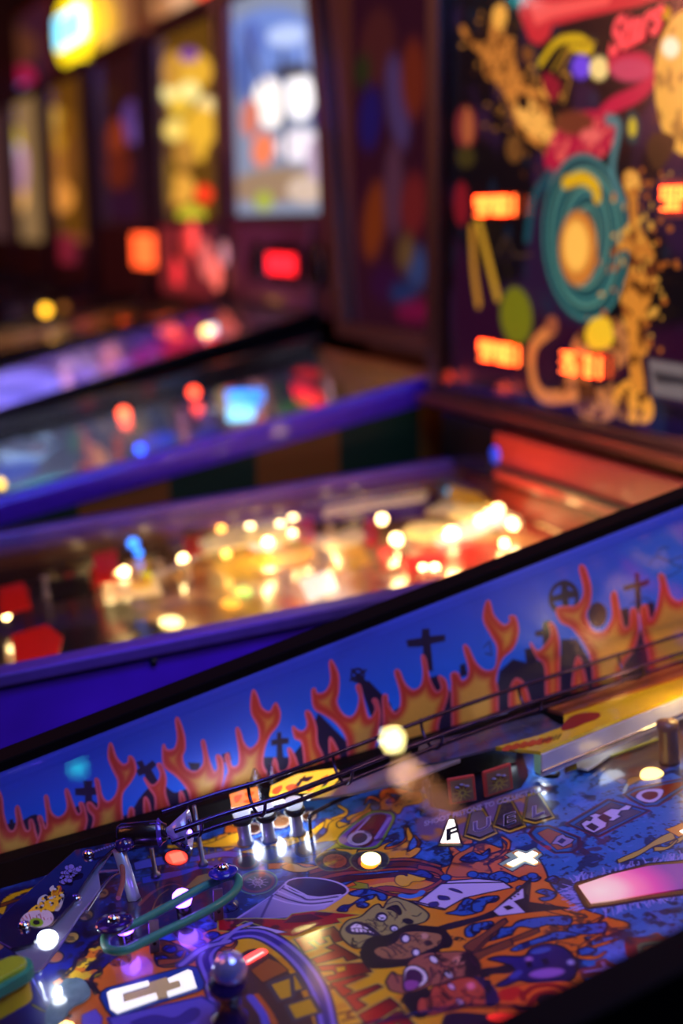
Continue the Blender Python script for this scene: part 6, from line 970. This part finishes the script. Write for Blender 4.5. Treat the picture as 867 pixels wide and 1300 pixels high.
# row of lit pictures standing on the shelf above the machines
def picture(x0p, x1p, yb, yt, col, blobs, s, label, yy=1.44):
    x0 = hit(x0p, 40, (0, 1, 0), yy)[0]; x1 = hit(x1p, 40, (0, 1, 0), yy)[0]; z0 = 1.001; z1 = 1.6
    R = empty('backglass_picture', label, 'picture', 'lit pictures on the shelf')
    MB().box(x0, x1, yy+.012, yy+.04, z0, z1).obj('picture_frame', mat('tan picture frame', (150, 84, 66), .4), R, .003)
    cv = Canvas((0, yy+.011, 0), (1, 0, 0), (0, 0, 1), np.linspace(x0+.03, x1-.03, 70), np.linspace(z0+.05, z1-.03, 80), col, soft=.02)
    for x, y, rx, ry, c_ in blobs: cv.epx(x, y, rx, ry, c_)
    cv.obj('picture_panel', artmat('picture '+label[:12], .3, .4, em=s, base=.4), R)
picture(172, 262, 0, 0, (120, 76, 50), [(228, 8, 26, 22, (250, 200, 150)), (200, 30, 20, 20, (120, 60, 40)), (205, 10, 14, 14, (200, 140, 90))], .75, 'lit picture with a pale round face, right end of the shelf')
picture(104, 168, 0, 0, (170, 110, 70), [(130, 20, 22, 30, (230, 160, 70)), (140, 60, 20, 18, (190, 120, 90)), (118, 70, 14, 20, (120, 60, 44))], .75, 'lit amber and tan picture beside the oval sign')
picture(-30, 62, 0, 0, (70, 30, 50), [(20, 100, 24, 18, (220, 30, 90)), (30, 118, 14, 12, (90, 130, 230)), (8, 125, 14, 10, (220, 50, 40)), (20, 60, 30, 24, (110, 60, 40)), (0, 20, 30, 24, (70, 44, 34))], .7, 'dusky picture with pink and blue shapes, left end of the shelf')
c_ = hit(91, 38, (0, 1, 0), 1.40); R = empty('oval_sign', 'glowing yellow oval sign with a pale blue middle above the row', 'sign')
el = lambda a_, b_, y0_, y1_: MB().prism([(c_[0]+a_*math.cos(t_), y0_, c_[2]+b_*math.sin(t_)) for t_ in np.linspace(0, 2*math.pi, 32, endpoint=False)], (0, 1, 0), y1_-y0_)
ax_ = abs(hit(71, 38, (0, 1, 0), 1.40)[0]-hit(111, 38, (0, 1, 0), 1.40)[0])/2
el(ax_, .155, 1.395, 1.42).obj('oval_body', em('yellow sign', (250, 220, 20), 2.2), R); MB().box(c_[0]-ax_*.85, c_[0]+ax_*.85, 1.388, 1.3945, c_[2]-.055, c_[2]+.075).obj('blue_band', em('pale blue band', (120, 220, 255), 3.5), R)
MB().box(c_[0]-.02, c_[0]+.02, 1.40, 1.415, 1.0, c_[2]-.12).obj('sign_stem', BLACK, R)
for x, y, cc, st, lab in ((265, 40, (255, 80, 40), 1.6, 'small orange red beacon on top of the golden machine'), (306, 4, (255, 130, 50), 4, 'small orange beacon on top of the white lit machine')):
    p = hit(x, y, (0, 1, 0), 1.15); R = empty('beacon', lab, 'lamp', 'beacons on the backboxes'); zt = 1.031
    MB().lathe((p[0], 1.15, zt), [(0, 0), (.035, 0), (.035, .012), (0, .012)], n=20).obj('beacon_base', BLKP, R); MB().lathe((p[0], 1.15, zt+.012), [(0, 0), (.024, 0), (.024, max(.05, p[2]-zt)), (.012, max(.06, p[2]-zt+.015)), (0, max(.062, p[2]-zt+.017))], n=20).obj('beacon_dome', em(f'beacon glow {x}', cc, st), R)
# pendant lamps whose reflections show in the nearest glass
def refl(px, py, t):
    n = np.array([0, -SRL, 1]); n /= np.linalg.norm(n); d_ = ray(px, py); d_ = d_/np.linalg.norm(d_); o = CAM+d_*((np.array([0, 0, HR-.003])-CAM)@n)/(d_@n); return o+(d_-2*(d_@n)*n)*t
p = refl(498, 938, 2.2); R = empty('pendant_lamp', 'small round pendant lamp hanging from the ceiling above the row', 'lamp')
MB().ball(p, .02, 16).obj('pendant_bulb', em('pendant bulb', (255, 236, 150), 60), R); MB().tube([p+np.array([0, 0, .02]), (p[0], p[1], 1.9)], .004, 8).obj('pendant_cord', BLACK, R); MB().lathe(p+np.array([0, 0, .012]), [(.012, 0), (.014, .03), (.004, .04)], n=16).obj('pendant_holder', BLACK, R)
pa, pb_ = refl(507, 974, 1.9), refl(572, 1028, 1.9); p = refl(98, 973, 2.2); R = empty('teal_lamp', 'small teal lamp globe hanging from the ceiling above the row', 'lamp'); MB().ball(p, .018, 16).obj('globe', em('teal globe', (40, 220, 220), 5), R); MB().tube([p+np.array([0, 0, .017]), (p[0], p[1], 1.9)], .004, 8).obj('globe_cord', BLACK, R)
R = empty('tube_lamp', 'slanting warm tube lamp hanging from the ceiling above the row', 'lamp')
tm = bpy.data.materials.new('warm tube'); tm.use_nodes = True; bs = tm.node_tree.nodes['Principled BSDF']; bs.inputs['Emission Color'].default_value = tuple(lin((255, 190, 120)))+(1,); bs.inputs['Emission Strength'].default_value = 6
MB().tube([pa, pa*.66+pb_*.34], [.026, .03], 16).obj('tube_glow', tm, R)
tm2 = em('dim tube', (255, 170, 110), 1.6); MB().tube([pa*.655+pb_*.345, pb_], [.028, .026], 16).obj('tube_diffuser', tm2, R)
for q in (pa, pb_): MB().tube([q+np.array([0, 0, .02]), (q[0], q[1], 1.9)], .003, 6).obj('tube_cord', BLACK, R)

# ------------------------------------------------------------------ light
def area(p, size, col, pw, tgt=None, name='fill_light'):
    L = bpy.data.lights.new(name, 'AREA'); L.size = size; L.color = lin(col); L.energy = pw; o = bpy.data.objects.new(name, L); COL.objects.link(o); o.location = p
    if tgt is not None: o.rotation_euler = (Vector(tgt)-Vector(p)).to_track_quat('-Z', 'Y').to_euler()
    return o
def spot(p, col, pw, tgt, ang):
    L = bpy.data.lights.new('wash_spot', 'SPOT'); L.spot_size = math.radians(ang); L.spot_blend = .8; L.color = lin(col); L.energy = pw; L.shadow_soft_size = .05; o = bpy.data.objects.new('wash_spot', L); COL.objects.link(o); o.location = p; o.rotation_euler = (Vector(tgt)-Vector(p)).to_track_quat('-Z', 'Y').to_euler()
def point(p, col, pw, r=.01, name='point_light'):
    L = bpy.data.lights.new(name, 'POINT'); L.shadow_soft_size = r; L.color = lin(col); L.energy = pw; o = bpy.data.objects.new(name, L); COL.objects.link(o); o.location = [float(v) for v in p]; return o
# near machine: added cool fill lights, lane lights, bulbs
area((.35, .45, 1.7), .7, (214, 212, 255), 5)
area((.30, .80, .80), .09, (255, 206, 160), .9, (.1, .4, .05))  # added unseen light for a small warm sparkle on the playfield
for px, py in ((165, 1187), (238, 1152)): point(PF(px+4, py-2, .014), (110, 60, 255), .016)
for px, py in ((314, 1046), (344, 1040), (381, 1034)): point(PF(px, py, .012), (220, 232, 255), .05)
point(PF(60, 1191, .022), (225, 240, 255), .07, .003)
point(PF(880, 868, .055), (255, 210, 120), .16); point(PF(700, 985, .004)+np.array([-.02,0,.012]), (225, 240, 255), .03, .004); point(PF(775, 938, .02), (230, 238, 255), .018, .012)  # both cool points are added to brighten the steel wall and its reflection
area((.75, .40, 1.25), .5, (110, 150, 255), 12, (0, .45, .12))  # added unseen blue light that brightens the side art
# second machine bulbs
for x, y, pw in ((233, 710, .12), (340, 690, .3), (420, 680, .15), (503, 685, .25), (573, 678, .3), (640, 655, .3), (150, 727, .14), (540, 722, .12)): point(P2(x, y, .05), (255, 200, 120), pw)
# added lights for a violet wash on the sides and rails of the second and third machine
spot((.10, .40, .80), (110, 50, 255), 26, hit(205, 822, (1, 0, 0), -.19), 30); area((-.5, .5, 1.25), .25, (90, 50, 255), 2.5, (-.9, .5, .2))
area((-1.2, -.6, 1.6), .8, (150, 90, 255), 6, (-1.4, .6, .1)); area((-.2, -.9, 1.5), .6, (255, 150, 100), 5, (-.5, .9, .5)); area((-3.4, -1.7, 1.2), .8, (255, 140, 110), 60, (-3.6, 1.1, .7));  # added unseen fills for the third machine, space backglass and far backboxes
def strip(xr_, zr_, col, pw):            # added unseen fill strip under the near edge of a machine's glass, shining down across its playfield
    L = bpy.data.lights.new('fill_strip', 'AREA'); L.shape = 'RECTANGLE'; L.size = .8; L.size_y = .02; L.color = lin(col); L.energy = pw; o = bpy.data.objects.new('fill_strip', L); COL.objects.link(o)
    y = .45; p = Vector((xr_-.028, y, zr_(y)-.012)); sl = zr_(1)-zr_(0); X = Vector((0, 1, sl)).normalized(); Zv = Vector((.75, 0, .55)); Zv = (Zv-X*Zv.dot(X)).normalized(); Y = Zv.cross(X)
    o.matrix_world = Matrix(((X.x, Y.x, Zv.x, p.x), (X.y, Y.y, Zv.y, p.y), (X.z, Y.z, Zv.z, p.z), (0, 0, 0, 1)))
strip(-.9, zrA, (210, 220, 255), 9.0); strip(-1.6, zrB, (230, 200, 255), 14); strip(-2.35, lambda y: .115+.174*y, (255, 190, 130), 9.0)
w = bpy.data.worlds.new('room'); SC.world = w; w.use_nodes = True; w.node_tree.nodes['Background'].inputs[0].default_value = (.05, .03, .08, 1); w.node_tree.nodes['Background'].inputs[1].default_value = .3

bpy.context.view_layer.update()
for o in list(COL.objects):                       # every root Empty sits at the base of its thing
    if o.parent is None and o.type == 'EMPTY':
        lo = np.full(3, 1e9); hi = -lo
        for c in o.children_recursive:
            if c.type == 'MESH':
                b = np.array([c.matrix_world@Vector(v) for v in c.bound_box]); lo = np.minimum(lo, b.min(0)); hi = np.maximum(hi, b.max(0))
        q = Vector(((lo[0]+hi[0])/2, (lo[1]+hi[1])/2, lo[2])) - o.location
        o.location += q
        for c in o.children: c.location -= q
for o in list(COL.objects):
    if o.parent is None and o.type != 'CAMERA': o.location.z += ZF
